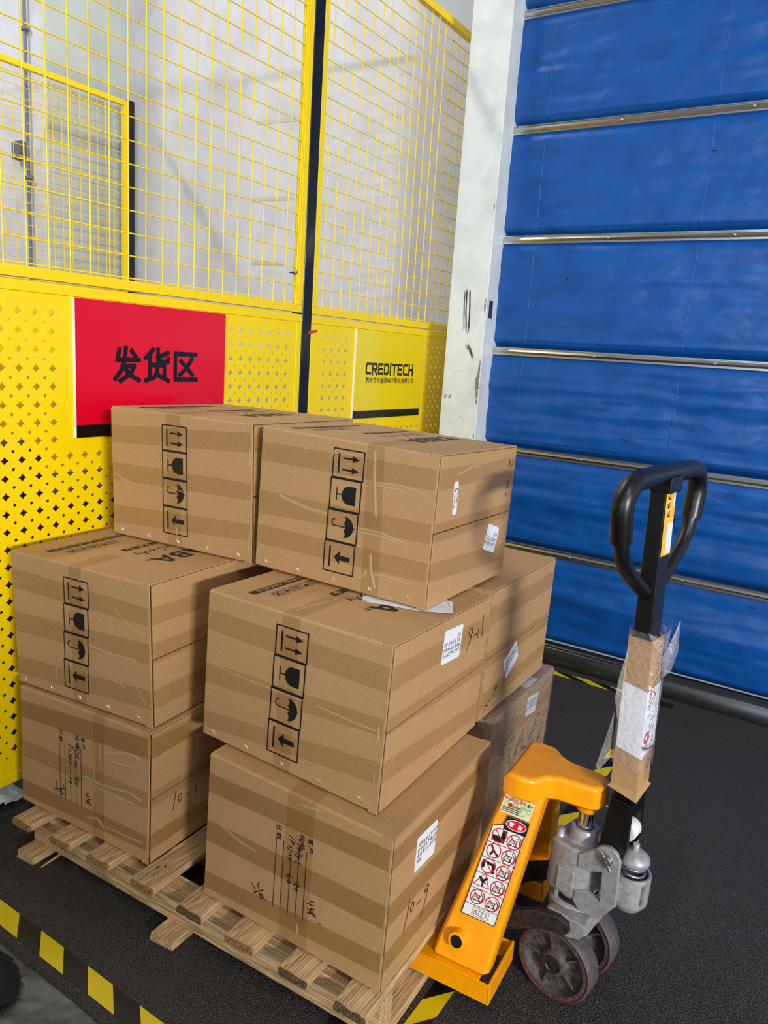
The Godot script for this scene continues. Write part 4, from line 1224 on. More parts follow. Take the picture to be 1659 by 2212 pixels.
	Q = Fc.F(0.246, 0.262, 0.0013) * Transform3D(Basis(Vector3(0, 0, 1), -PI / 2), Vector3.ZERO)
	written(Fc, Q, "0,0 0.006,0.016|0.010,0 0.012,0.016 0.018,0.012 0.012,0.008|0.022,0.006 0.027,0.010 0.029,0.003 0.023,0.001|0.034,0.016 0.034,0 0.030,-0.002|0.040,0.006 0.045,0.010 0.047,0.002|0.052,0 0.053,0.010 0.058,0.002 0.060,0.010||0.098,0.016 0.092,0.008 0.100,0 0.104,0.006 0.096,0.008|0.107,0.008 0.111,0.012 0.114,0.006 0.110,0.002 0.107,0.008")
	Q = Fc.F(0.305, 0.135, 0.0013) * Transform3D(Basis(Vector3(0, 0, 1), -PI / 2), Vector3.ZERO)
	written(Fc, Q, "0,0.018 0.003,0.008 0.013,0.010|0.010,0.018 0.011,0|0.017,0.022 0.020,0.012 0.032,0.024|0.018,0.012 0.030,0.008 0.034,0.026|0.022,0.002 0.028,0.016 0.034,0.004|0.044,0.034 0.045,0.040")
	Q = Fc.F(0.150, 0.115, 0.0013) * Transform3D(Basis(Vector3(0, 0, 1), -PI / 2), Vector3.ZERO)
	written(Fc, Q, "0.004,0.022 0.012,0.018 0.022,0.022|0.016,0 0.022,0.008 0.032,0.012|0.018,0.034 0.036,0.008|0.028,0.030 0.036,0.036 0.042,0.028 0.030,0.024 0.040,0.044")
	label_on(Fc, Fc.R(0.148, 0.265), 0.092, 0.083, -0.04, 4)
	written(Fc, Fc.R(0, 0, 0.0012), "0.096,0.168 0.090,0.130 0.080,0.098|0.108,0.150 0.102,0.138 0.108,0.126 0.117,0.134 0.116,0.146 0.108,0.150|0.132,0.128 0.148,0.130|0.182,0.148 0.170,0.150 0.166,0.138 0.178,0.136 0.184,0.148 0.172,0.108 0.156,0.080", 0.0023)
	creases(Fc, [["F", [[0.05, 0.20], [0.11, 0.185], [0.16, 0.18]], 0.0013], ["F", [[0.27, 0.345], [0.32, 0.350], [0.30, 0.352]], 0.0014], ["F", [[0.28, 0.06], [0.285, 0.035]], 0.0018], ["R", [[0.006, 0.155], [0.02, 0.15]], 0.0025]])

	var G := carton("carton behind the large front one, tilted white label, facing the blue door", [1.9755, 0.4755, -1.0094, 0.0219, 0.0254, -0.0317, -0.0145, -0.0113, 0.4872, 0.368, 0.4996, -0.03, -0.012])
	bands(G, [[0.27, 0.32, 0.273, 0.324, 0.274, 0.327], [0.15, 0.2, 0.152, 0.199, 0.15, 0.195], [0.03, 0.08, 0.035, 0.082, 0.05, 0.09]])
	label_on(G, G.R(0.190, 0.124), 0.093, 0.066, 0.45, 3)
	written(G, G.R(0, 0, 0.0012), "0.108,0.080 0.118,0.090|0.098,0.078 0.091,0.070 0.097,0.060 0.104,0.068 0.098,0.078|0.078,0.050 0.084,0.057|0.066,0.040 0.054,0.044 0.052,0.032 0.036,0.036 0.022,0.022")
	creases(G, [["R", [[0.30, 0.165], [0.36, 0.175], [0.45, 0.185]], 0.0014], ["R", [[0.17, 0.052], [0.21, 0.062]], 0.0016], ["R", [[0.012, 0.17], [0.018, 0.12]], 0.0018]])

	var H := carton("lowest carton at the back, dark and wrapped in clear stretch film", [2.038, 0.1345, -1.0016, 0.0295, 0.035, -0.05, -0.03, -0.012, 0.5095, 0.332, 0.5048, 0, 0], 0.165)
	bands(H, [[0.22, 0.27, 0.22, 0.27, 0.22, 0.27]])
	label_on(H, H.R(0.322, 0.266), 0.096, 0.065, -0.16, 4)
	var wl := MB.new()
	wl.prism([Vector2(-0.045, -0.02), Vector2(0.045, -0.02), Vector2(0.045, 0.02), Vector2(-0.045, 0.02)], 0.0004, H.T(0.478, 0.33, 0.0008))
	mi(H.o, "shipping_label", wl.mesh(), M.paper, Transform3D(), "white paper label folded over the top edge")
	var fl := MB.new()
	fl.cbox(Vector3(0, H.s.y / 2 + 0.001, 0), H.s + Vector3(0.010, 0.006, 0.010), 0.010)
	mi(H.o, "stretch_film", fl.mesh(), M.film, Transform3D(), "clear wrinkled stretch film")
	creases(H, [["R", [[0.006, 0.318], [0.10, 0.308], [0.22, 0.312], [0.34, 0.304], [0.48, 0.318]], 0.0026], ["R", [[0.02, 0.29], [0.14, 0.298], [0.26, 0.288]], 0.0016], ["R", [[0.16, 0.27], [0.28, 0.285], [0.40, 0.28]], 0.0014], ["F", [[0.46, 0.318], [0.485, 0.31], [0.495, 0.27]], 0.0026]])
	var smp := MB.new()
	var r3 := RandomNumberGenerator.new()
	r3.seed = 77
	for k in 70:
		var a := Vector2(r3.randf_range(0.05, 0.46), r3.randf_range(0.02, 0.22))
		var q := [a]
		for j in 3:
			var np: Vector2 = q[j] + Vector2(r3.randf_range(-0.02, 0.03), r3.randf_range(-0.03, 0.02))
			q.append(Vector2(clampf(np.x, 0.02, 0.48), maxf(np.y, 0.012)))
		smp.stroke(q, r3.randf_range(0.001, 0.006), H.R(0, 0, 0.0022))
	mi(H.o, "dark_smears", smp.mesh(), M.scuff, Transform3D(), "dark smeared marks on the carton side")

	for c in [A, B, C, D, E, Fc, G, H]:
		c.settle()

	# the delivery slip trapped between the two front cartons
	var slip := thing("paper_slip", "white printed delivery slip trapped under the top right carton", "paper", "", E.o.transform * E.warp(E.T(0.40, 0.25, 0.002).origin))
	slip.basis = E.o.basis
	var sm := MB.new()
	var E0 := E.T(0.40, 0.25, 0.002).origin
	var o3 := []
	for p in [[0.272, 0.235], [0.300, 0.192], [0.434, 0.224], [0.499, 0.262], [0.462, 0.332], [0.40, 0.34], [0.30, 0.31]]:
		var w := E.T(p[0], p[1], 0.002).origin - E0
		o3.append(Vector2(w.x, -w.z))
	sm.prism(o3, 0.0006, Transform3D(Basis(Vector3(1, 0, 0), Vector3(0, 0, -1), Vector3(0, 1, 0)), Vector3.ZERO))
	mi(slip, "sheet", sm.mesh(), M.paper)
	sm = MB.new()
	var rr := RandomNumberGenerator.new()
	rr.seed = 5
	var ST := Transform3D(Basis(Vector3(0.35, 0, 0.93), Vector3(0.93, 0, -0.35), Vector3(0, 1, 0)), E.T(0.315, 0.222, 0.0028).origin - E0)
	for i in 3:
		var x := 0.0
		while x < 0.10:
			sm.stroke([Vector2(x, i * 0.012), Vector2(x + 0.004, i * 0.012 + rr.randf_range(-0.004, 0.004))], 0.0012, ST)
			x += 0.006
	mi(slip, "print", sm.mesh(), M.redprint)
	sm = MB.new()
	sm.stroke([Vector2(0.12, 0.004), Vector2(0.175, 0.012), Vector2(0.165, 0.05), Vector2(0.11, 0.05)], 0.0009, ST)
	for i in 5:
		sm.stroke([Vector2(0.12 + 0.01 * i, 0.02), Vector2(0.123 + 0.01 * i, 0.027)], 0.001, ST)
	mi(slip, "print", sm.mesh(), M.greyprint)

# ------------------------------------------------------------------ pallet truck
const TC := Vector3(1.572, 0, -0.397)   # pump axis on the floor

func zy(x: float) -> Transform3D:   # polygon points (z, y) extruded towards +x from x
	return Transform3D(Basis(Vector3(0, 0, 1), Vector3(0, 1, 0), Vector3(1, 0, 0)), Vector3(x, 0, 0))

func vs(flat: Array) -> Array:
	var o := []
	for i in range(0, flat.size(), 2):
		o.append(Vector2(flat[i], flat[i + 1]))
	return o

func build_truck(sans: Font) -> void:
	var t := thing("pallet_truck", "yellow hand pallet truck with black handle, forks under the pallet", "pallet truck", "", TC)
	t.rotation.y = deg_to_rad(3.7)
	var S := Transform3D(Basis(Vector3.UP, deg_to_rad(-11.0)), Vector3.ZERO)   # steered parts
	var b: MB
	# forks: folded channels open below, with an end lip at the heel
	for sd in [-1.0, 1.0]:
		b = MB.new()
		var xo: float = 0.212 * sd if sd < 0 else 0.330
		var xi: float = xo + 0.157 if sd < 0 else xo - 0.157
		var a := minf(xo, xi)
		var e := maxf(xo, xi)
		b.span(Vector3(a, 0.079, -1.20), Vector3(e, 0.085, -0.143), 0.002)
		b.span(Vector3(a, 0.034, -1.14), Vector3(a + 0.006, 0.083, -0.116), 0.001)
		b.span(Vector3(e - 0.006, 0.034, -1.14), Vector3(e, 0.083, -0.116), 0.001)
		b.span(Vector3(a, 0.034, -0.121), Vector3(e, 0.0865, -0.114), 0.002)
		b.hexc([Vector3(a, 0.050, -1.27), Vector3(e, 0.050, -1.27), Vector3(a, 0.062, -1.27), Vector3(e, 0.062, -1.27), Vector3(a, 0.050, -1.13), Vector3(e, 0.050, -1.13), Vector3(a, 0.085, -1.13), Vector3(e, 0.085, -1.13)], 0.004)
		mi(t, "fork", b.mesh(), M.orange)
	# raised frame: two leaning legs and a head that reaches over the pump
	var cx := 0.059    # middle between the forks
	var BL := Vector3(-0.205, 0.085, -0.267)
	var BR := Vector3(-0.205, 0.085, -0.128)
	var TR := Vector3(-0.070, 0.480, -0.080)
	var TL := Vector3(-0.075, 0.490, -0.170)
	for sd in [1.0, -1.0]:
		b = MB.new()
		var k := []
		for i in 8:
			var inner := (i & 1) == 1
			var up := (i & 2) == 2
			var fr := (i & 4) == 4
			var p: Vector3 = (TR if fr else TL) if up else (BR if fr else BL)
			if inner:
				p += Vector3(0.070 if up else 0.05, 0, 0)
			if sd < 0:
				p.x = 2.0 * cx - p.x
				if up:
					p.x -= 0.10
			k.append(p)
		b.hexc(k, 0.012)
		var leg := mi(t, "frame_leg", b.mesh(), M.orange)
		if sd > 0:
			stickers(leg, BL + Vector3(0, 0.005, 0), BR + Vector3(0, 0.015, 0), TR, TL, sans)
			b = MB.new()
			var PB := Transform3D(Basis(Vector3(0, 0, 1), PI / 2 - 0.25), Vector3(-0.175, 0.142, -0.205))
			b.lathe([Vector2(0.024, -0.012), Vector2(0.022, 0.014), Vector2(0.020, 0.030), Vector2(0.014, 0.031)], 20, PB)
			mi(leg, "pivot_tube", b.mesh(), M.orange)
			b = MB.new()
			b.lathe([Vector2(0.014, 0.031), Vector2(0.0135, 0.027), Vector2(0, 0.027)], 20, PB)
			mi(leg, "pivot_pin", b.mesh(), M.black_paint)
	b = MB.new()
	b.prism(vs([-0.088, -0.172, -0.096, -0.150, -0.094, -0.112, -0.078, -0.094, -0.056, -0.082, -0.046, -0.060, -0.043, 0.012, -0.034, 0.030, -0.016, 0.040, 0.016, 0.040, 0.034, 0.030, 0.043, 0.012, 0.048, -0.050, 0.066, -0.080, 0.092, -0.100, 0.096, -0.150, 0.086, -0.172]), 0.064, Transform3D(Basis(Vector3(1, 0, 0), Vector3(0, 0, 1), Vector3(0, 1, 0)), Vector3(0, 0.462, 0)), 0.014)
	b.lathe([Vector2(0, 0.448), Vector2(0.026, 0.449), Vector2(0.028, 0.453), Vector2(0.028, 0.470)], 20)
	mi(t, "head", b.mesh(), M.orange)
	b = MB.new()
	b.lathe([Vector2(0, 0.011), Vector2(0.004, 0.010), Vector2(0.005, 0.0)], 8, Transform3D(Basis(Vector3(1, 0, 0), PI / 2), Vector3(0.012, 0.463, 0.036)))
	mi(t, "set_screw", b.mesh(), M.galv)
	# push arms from the heels to the yoke
	for sd in [-1.0, 1.0]:
		b = MB.new()
		var X := zy(-0.105 if sd < 0 else 0.088)
		b.prism(vs([-0.25, 0.105, -0.19, 0.165, -0.13, 0.198, -0.06, 0.228, -0.01, 0.232, 0.012, 0.222, 0.016, 0.205, 0.004, 0.192, -0.05, 0.184, -0.13, 0.146, -0.20, 0.090, -0.25, 0.06]), 0.018, X, 0.003)
		if sd < 0:
			b.text("540", sans, Rect2(-0.112, 0.170, 0.026, 0.013), Transform3D(Basis(Vector3(0, 0.25, 1).normalized(), Vector3(0, 1, -0.25).normalized(), Vector3(-1, 0, 0)), Vector3(-0.1056, 0.022, -0.0)))
		mi(t, "push_arm", b.mesh(), M.arm)
	# pump
	b = MB.new()
	b.lathe([Vector2(0, 0.380), Vector2(0.0175, 0.380), Vector2(0.0175, 0.460), Vector2(0, 0.460)], 24)
	mi(t, "piston_rod", b.mesh(), M.chrome)
	b = MB.new()
	b.prism(vs([-0.040, -0.058, -0.050, -0.046, -0.054, 0.0, -0.046, 0.032, -0.030, 0.044, 0.030, 0.044, 0.046, 0.032, 0.054, 0.0, 0.050, -0.046, 0.040, -0.058]), 0.128, S * Transform3D(Basis(Vector3(1, 0, 0), Vector3(0, 0, 1), Vector3(0, 1, 0)), Vector3(0, 0.246, 0)), 0.010)
	b.lathe([Vector2(0.040, 0.366), Vector2(0.034, 0.376), Vector2(0.0315, 0.380), Vector2(0.0315, 0.403), Vector2(0.029, 0.406), Vector2(0.0215, 0.406), Vector2(0.0205, 0.398), Vector2(0.0175, 0.396)], 28, S)
	b.hexc([S * Vector3(-0.058, 0.262, -0.030), S * Vector3(-0.03, 0.262, -0.030), S * Vector3(-0.056, 0.318, -0.030), S * Vector3(-0.03, 0.318, -0.030), S * Vector3(-0.058, 0.262, 0.012), S * Vector3(-0.03, 0.262, 0.012), S * Vector3(-0.056, 0.318, 0.012), S * Vector3(-0.03, 0.318, 0.012)], 0.004)
	b.lathe([Vector2(0.047, 0.250), Vector2(0.047, 0.244), Vector2(0, 0.244)], 28, S)
	mi(t, "pump_body", b.mesh(), M.cast)
	b = MB.new()
	b.lathe([Vector2(0.0, 0.020), Vector2(0.008, 0.018), Vector2(0.009, 0.002), Vector2(0.011, 0.0), Vector2(0.011, -0.01)], 10, S * Transform3D(Basis(), Vector3(-0.026, 0.374, -0.044)))
	mi(t, "filler_plug", b.mesh(), M.cast)
	b = MB.new()
	b.lathe([Vector2(0.048, 0.232), Vector2(0.050, 0.236), Vector2(0.048, 0.246)], 28, S)
	mi(t, "bearing_ring", b.mesh(), M.alu_dark)
	# bracket cheeks with open windows, spring cup
	for x in [-0.054, 0.042]:
		b = MB.new()
		for pl in [[0.015, 0.368, 0.050, 0.398, 0.062, 0.412, 0.080, 0.417, 0.098, 0.410, 0.107, 0.392, 0.108, 0.350, 0.072, 0.352, 0.044, 0.338, 0.015, 0.336], [0.071, 0.354, 0.108, 0.354, 0.110, 0.286, 0.074, 0.276], [0.015, 0.276, 0.046, 0.288, 0.076, 0.280, 0.110, 0.288, 0.092, 0.258, 0.066, 0.234, 0.030, 0.234, 0.015, 0.250]]:
			b.prism(vs(pl), 0.012, S * zy(x), 0.002)
		mi(t, "bracket", b.mesh(), M.cast)
	var CUP := S * Transform3D(Basis(), Vector3(0, 0, 0.118))
	b = MB.new()
	b.lathe([Vector2(0, 0.266), Vector2(0.026, 0.267), Vector2(0.030, 0.271), Vector2(0.031, 0.284), Vector2(0.040, 0.286), Vector2(0.041, 0.350), Vector2(0.040, 0.354), Vector2(0.035, 0.354), Vector2(0.034, 0.312), Vector2(0, 0.312)], 24, CUP)
	b.hexc([CUP * Vector3(-0.046, 0.290, -0.03), CUP * Vector3(0.046, 0.290, -0.03), CUP * Vector3(-0.046, 0.345, -0.03), CUP * Vector3(0.046, 0.345, -0.03), CUP * Vector3(-0.034, 0.290, 0.010), CUP * Vector3(0.034, 0.290, 0.010), CUP * Vector3(-0.038, 0.345, 0.010), CUP * Vector3(0.038, 0.345, 0.010)], 0.006)
	mi(t, "spring_cup", b.mesh(), M.cast)
	b = MB.new()
	b.cbox(CUP * Vector3(-0.022, 0.322, 0.037), Vector3(0.006, 0.05, 0.006), 0.001, S.basis)
	mi(t, "cup_rib", b.mesh(), M.cast)
	b = MB.new()
	var coil := []
	for i in 49:
		var an := TAU * i / 16.0
		coil.append(CUP * Vector3(0.026 * cos(an), 0.335 + 0.044 * i / 48.0, 0.026 * sin(an)))
	b.tube(coil, 0.0036, 6)
	mi(t, "spring", b.mesh(), M.galv)
	b = MB.new()
	b.lathe([Vector2(0.031, 0.376), Vector2(0.034, 0.380), Vector2(0.033, 0.390), Vector2(0.022, 0.400), Vector2(0.012, 0.404), Vector2(0.008, 0.405), Vector2(0.0078, 0.419), Vector2(0.006, 0.421), Vector2(0, 0.421)], 24, CUP)
	mi(t, "spring_cap", b.mesh(), M.cast)
	b = MB.new()
	b.lathe([Vector2(0.0, 0.016), Vector2(0.010, 0.016), Vector2(0.012, 0.013), Vector2(0.012, -0.004)], 18, S * Transform3D(Basis(Vector3(0, 0, 1), PI / 2), Vector3(-0.050, 0.388, 0.080)))
	b.cbox(S * Vector3(-0.064, 0.388, 0.080), Vector3(0.005, 0.042, 0.006), 0.001, S.basis * Basis(Vector3.RIGHT, -0.6))
	mi(t, "pivot_pin", b.mesh(), M.galv)
	# yoke over the wheels
	b = MB.new()
	b.lathe([Vector2(0, 0.190), Vector2(0.050, 0.190), Vector2(0.060, 0.200), Vector2(0.062, 0.226), Vector2(0.056, 0.232), Vector2(0, 0.233)], 28, S)
	for x in [-0.088, 0.064]:
		b.prism(vs([-0.030, 0.226, -0.020, 0.196, -0.012, 0.184, 0.0, 0.180, 0.030, 0.181, 0.054, 0.190, 0.066, 0.212, 0.062, 0.230, -0.02, 0.232]), 0.024, S * zy(x), 0.004)
	b.hexc([S * Vector3(-0.080, 0.205, 0.010), S * Vector3(0.080, 0.205, 0.010), S * Vector3(-0.078, 0.230, 0.010), S * Vector3(0.078, 0.230, 0.010), S * Vector3(-0.080, 0.195, 0.066), S * Vector3(0.080, 0.195, 0.066), S * Vector3(-0.070, 0.226, 0.060), S * Vector3(0.070, 0.226, 0.060)], 0.006)
	b.cbox(S * Vector3(-0.040, 0.245, -0.030), Vector3(0.012, 0.034, 0.010), 0.002, S.basis)
	b.cbox(S * Vector3(0, 0.13, 0), Vector3(0.054, 0.13, 0.05), 0.006, S.basis)
	mi(t, "yoke", b.mesh(), M.cast)
	b = MB.new()
	b.lathe([Vector2(0, 0.004), Vector2(0.009, 0.003), Vector2(0.010, 0.0), Vector2(0.010, -0.01)], 16, S * Transform3D(Basis(Vector3(0, 0, 1), PI / 2), Vector3(-0.0885, 0.200, 0.004)))
	mi(t, "yoke_pin", b.mesh(), M.galv)
	# steering wheels
	for sd in [-1.0, 1.0]:
		var W := S * Transform3D(Basis(Vector3(0, 0, 1), -PI / 2), Vector3(sd * 0.0575, 0.0902, 0))
		b = MB.new()
		b.lathe([Vector2(0.083, 0.0238), Vector2(0.0735, 0.0240), Vector2(0.070, 0.012), Vector2(0.066, 0.006), Vector2(0.030, 0.006)], 40, W)
		b.lathe([Vector2(0.030, -0.006), Vector2(0.066, -0.006), Vector2(0.070, -0.012), Vector2(0.0735, -0.0240), Vector2(0.083, -0.0238)], 40, W)
		b.lathe([Vector2(0.0, -0.024), Vector2(0.022, -0.024), Vector2(0.030, -0.020), Vector2(0.034, -0.006)], 28, W)
		b.lathe([Vector2(0.034, 0.006), Vector2(0.030, 0.020), Vector2(0.022, 0.024), Vector2(0, 0.024)], 28, W)
		for k in 5:
			var an := TAU * k / 5.0 + 0.35
			var RB := W * Transform3D(Basis(Vector3.UP, an), Vector3.ZERO)
			var kk := []
			for i in 8:
				kk.append(RB * Vector3(0.028 if i & 1 == 0 else 0.071, -0.017 if i & 2 == 0 else 0.017, -0.0035 if i & 4 == 0 else 0.0035))
			b.hexc(kk, 0.002)
		var rim := mi(t, "wheel", b.mesh(), M.rim)
		b = MB.new()
		b.lathe([Vector2(0.0865, -0.0250), Vector2(0.090, -0.021), Vector2(0.090, 0.021), Vector2(0.0865, 0.0250)], 56, W)
		mi(rim, "tread", b.mesh(), M.tread)
		b = MB.new()
		b.lathe([Vector2(0.0825, -0.0240), Vector2(0.0840, -0.0252), Vector2(0.0865, -0.0250)], 56, W)
		mi(rim, "tyre_edge", b.mesh(), M.tyre_red)
		b = MB.new()
		b.lathe([Vector2(0.0865, 0.0250), Vector2(0.0840, 0.0252), Vector2(0.0825, 0.0240)], 56, W)
		mi(rim, "tyre_edge", b.mesh(), M.tyre_red)
		for e in [-1.0, 1.0]:
			b = MB.new()
			b.lathe([Vector2(0.0205, 0.0236), Vector2(0.0200, 0.0275), Vector2(0.0170, 0.0280), Vector2(0.0150, 0.0255), Vector2(0, 0.0258)], 24, W * Transform3D(Basis(Vector3.RIGHT, 0.0 if e > 0 else PI), Vector3.ZERO))
			mi(rim, "hub_cap", b.mesh(), M.arm)
	# handle
	b = MB.new()
	b.hexc([Vector3(-0.028, 0.500, 0.062), Vector3(0.028, 0.500, 0.062), Vector3(-0.028, 1.206, 0.050), Vector3(0.028, 1.206, 0.050), Vector3(-0.028, 0.500, 0.108), Vector3(0.028, 0.500, 0.108), Vector3(-0.028, 1.206, 0.082), Vector3(0.028, 1.206, 0.082)].map(func(p): return S * p), 0.003)
	for x in [-0.040, 0.028]:
		b.prism(vs([0.050, 0.400, 0.058, 0.376, 0.090, 0.374, 0.104, 0.386, 0.112, 0.420, 0.110, 0.524, 0.062, 0.524]), 0.012, S * zy(x), 0.002)
	b.hexc([Vector3(-0.040, 0.43, 0.052), Vector3(0.040, 0.43, 0.052), Vector3(-0.032, 0.526, 0.060), Vector3(0.032, 0.526, 0.060), Vector3(-0.040, 0.43, 0.064), Vector3(0.040, 0.43, 0.064), Vector3(-0.032, 0.526, 0.110), Vector3(0.032, 0.526, 0.110)].map(func(p): return S * p), 0.003)
	var tiller := mi(t, "handle", b.mesh(), M.black_paint)
	b = MB.new()
	var HL := Vector3(0.006, 0, 0.067)
	for sd in [-1.0, 1.0]:
		b.tube([Vector3(0.02 * sd, 0.975, 0.002), Vector3(0.075 * sd, 1.006, 0), Vector3(0.125 * sd, 1.036, 0), Vector3(0.155 * sd, 1.056, 0), Vector3(0.175 * sd, 1.080, 0), Vector3(0.187 * sd, 1.110, 0), Vector3(0.192 * sd, 1.15, 0)].map(func(p): return S * (p + HL)), 0.0150, 16)
	mi(tiller, "loop_bar", b.mesh(), M.black_paint)
	b = MB.new()
	var gp := []
	for e in [[-0.190, 1.118], [-0.197, 1.15], [-0.202, 1.175], [-0.200, 1.195], [-0.190, 1.212], [-0.172, 1.224], [-0.148, 1.230], [-0.08, 1.231], [0.08, 1.231], [0.148, 1.230], [0.172, 1.224], [0.190, 1.212], [0.200, 1.195], [0.202, 1.175], [0.197, 1.15], [0.190, 1.118]]:
		gp.append(S * (Vector3(e[0], e[1] - 0.008, 0) + HL))
	b.tube(gp, 0.0205, 18)
	mi(tiller, "grip", b.mesh(), M.rubber)
	b = MB.new()
	b.cbox(S * Vector3(0.0, 1.205, 0.070), Vector3(0.062, 0.034, 0.046), 0.004, S.basis)
	mi(tiller, "grip_clamp", b.mesh(), M.rubber)
	b = MB.new()
	b.tube([Vector3(0.02, 1.130, 0.060), Vector3(0.075, 1.132, 0.055), Vector3(0.098, 1.124, 0.055), Vector3(0.108, 1.108, 0.055)].map(func(p): return S * p), 0.008, 10)
	mi(tiller, "lever", b.mesh(), M.rubber)
	b = MB.new()
	b.lathe([Vector2(0, 0.02), Vector2(0.020, 0.02), Vector2(0.022, 0.016), Vector2(0.022, -0.016), Vector2(0.020, -0.02), Vector2(0, -0.02)], 20, S * Transform3D(Basis(Vector3(0, 0, 1), PI / 2), Vector3(0.010, 0.440, 0.094)))
	mi(tiller, "roller", b.mesh(), M.film_edge)
	# instruction sticker on the handle
	var ST := S * Transform3D(Basis(Vector3(1, 0, 0), Vector3(0, 0.9992, -0.039), Vector3(0, 0.039, 0.9992)), Vector3(0, 1.06, 0.0884))
	b = MB.new()
	b.rect(-0.026, 0.0, 0.0255, 0.145, ST)
	var sk := mi(tiller, "instruction_sticker", b.mesh(), M.sticker_yellow)
	b = MB.new()
	b.rect(-0.008, 0.004, 0.024, 0.066, ST * Transform3D(Basis(), Vector3(0, 0, 0.0004)))
	b.poly(vs([0.012, 0.143, 0.0245, 0.143, 0.0245, 0.094, 0.016, 0.100, 0.010, 0.112, 0.018, 0.120, 0.010, 0.130]), ST * Transform3D(Basis(), Vector3(0, 0, 0.0004)))
	b.rect(-0.026, 0.0735, 0.0255, 0.0750, ST * Transform3D(Basis(), Vector3(0, 0, 0.0004)))
	for y in [0.095, 0.112, 0.128]:
		b.rect(-0.026, y, 0.012, y + 0.0012, ST * Transform3D(Basis(), Vector3(0, 0, 0.0004)))
	mi(sk, "white_area", b.mesh(), M.sticker_white)
	b = MB.new()
	for e in [[-0.006, 0.080], [-0.008, 0.098], [-0.008, 0.115], [-0.012, 0.132]]:
		b.stroke([Vector2(e[0] - 0.008, e[1] + 0.008), Vector2(e[0] - 0.002, e[1]), Vector2(e[0] + 0.004, e[1] + 0.009)], 0.0022, ST * Transform3D(Basis(), Vector3(0, 0, 0.0006)))
		b.stroke([Vector2(e[0] - 0.006, e[1]), Vector2(e[0] + 0.008, e[1] + 0.001)], 0.0016, ST * Transform3D(Basis(), Vector3(0, 0, 0.0006)))
	mi(sk, "pictogram", b.mesh(), M.sticker_black)

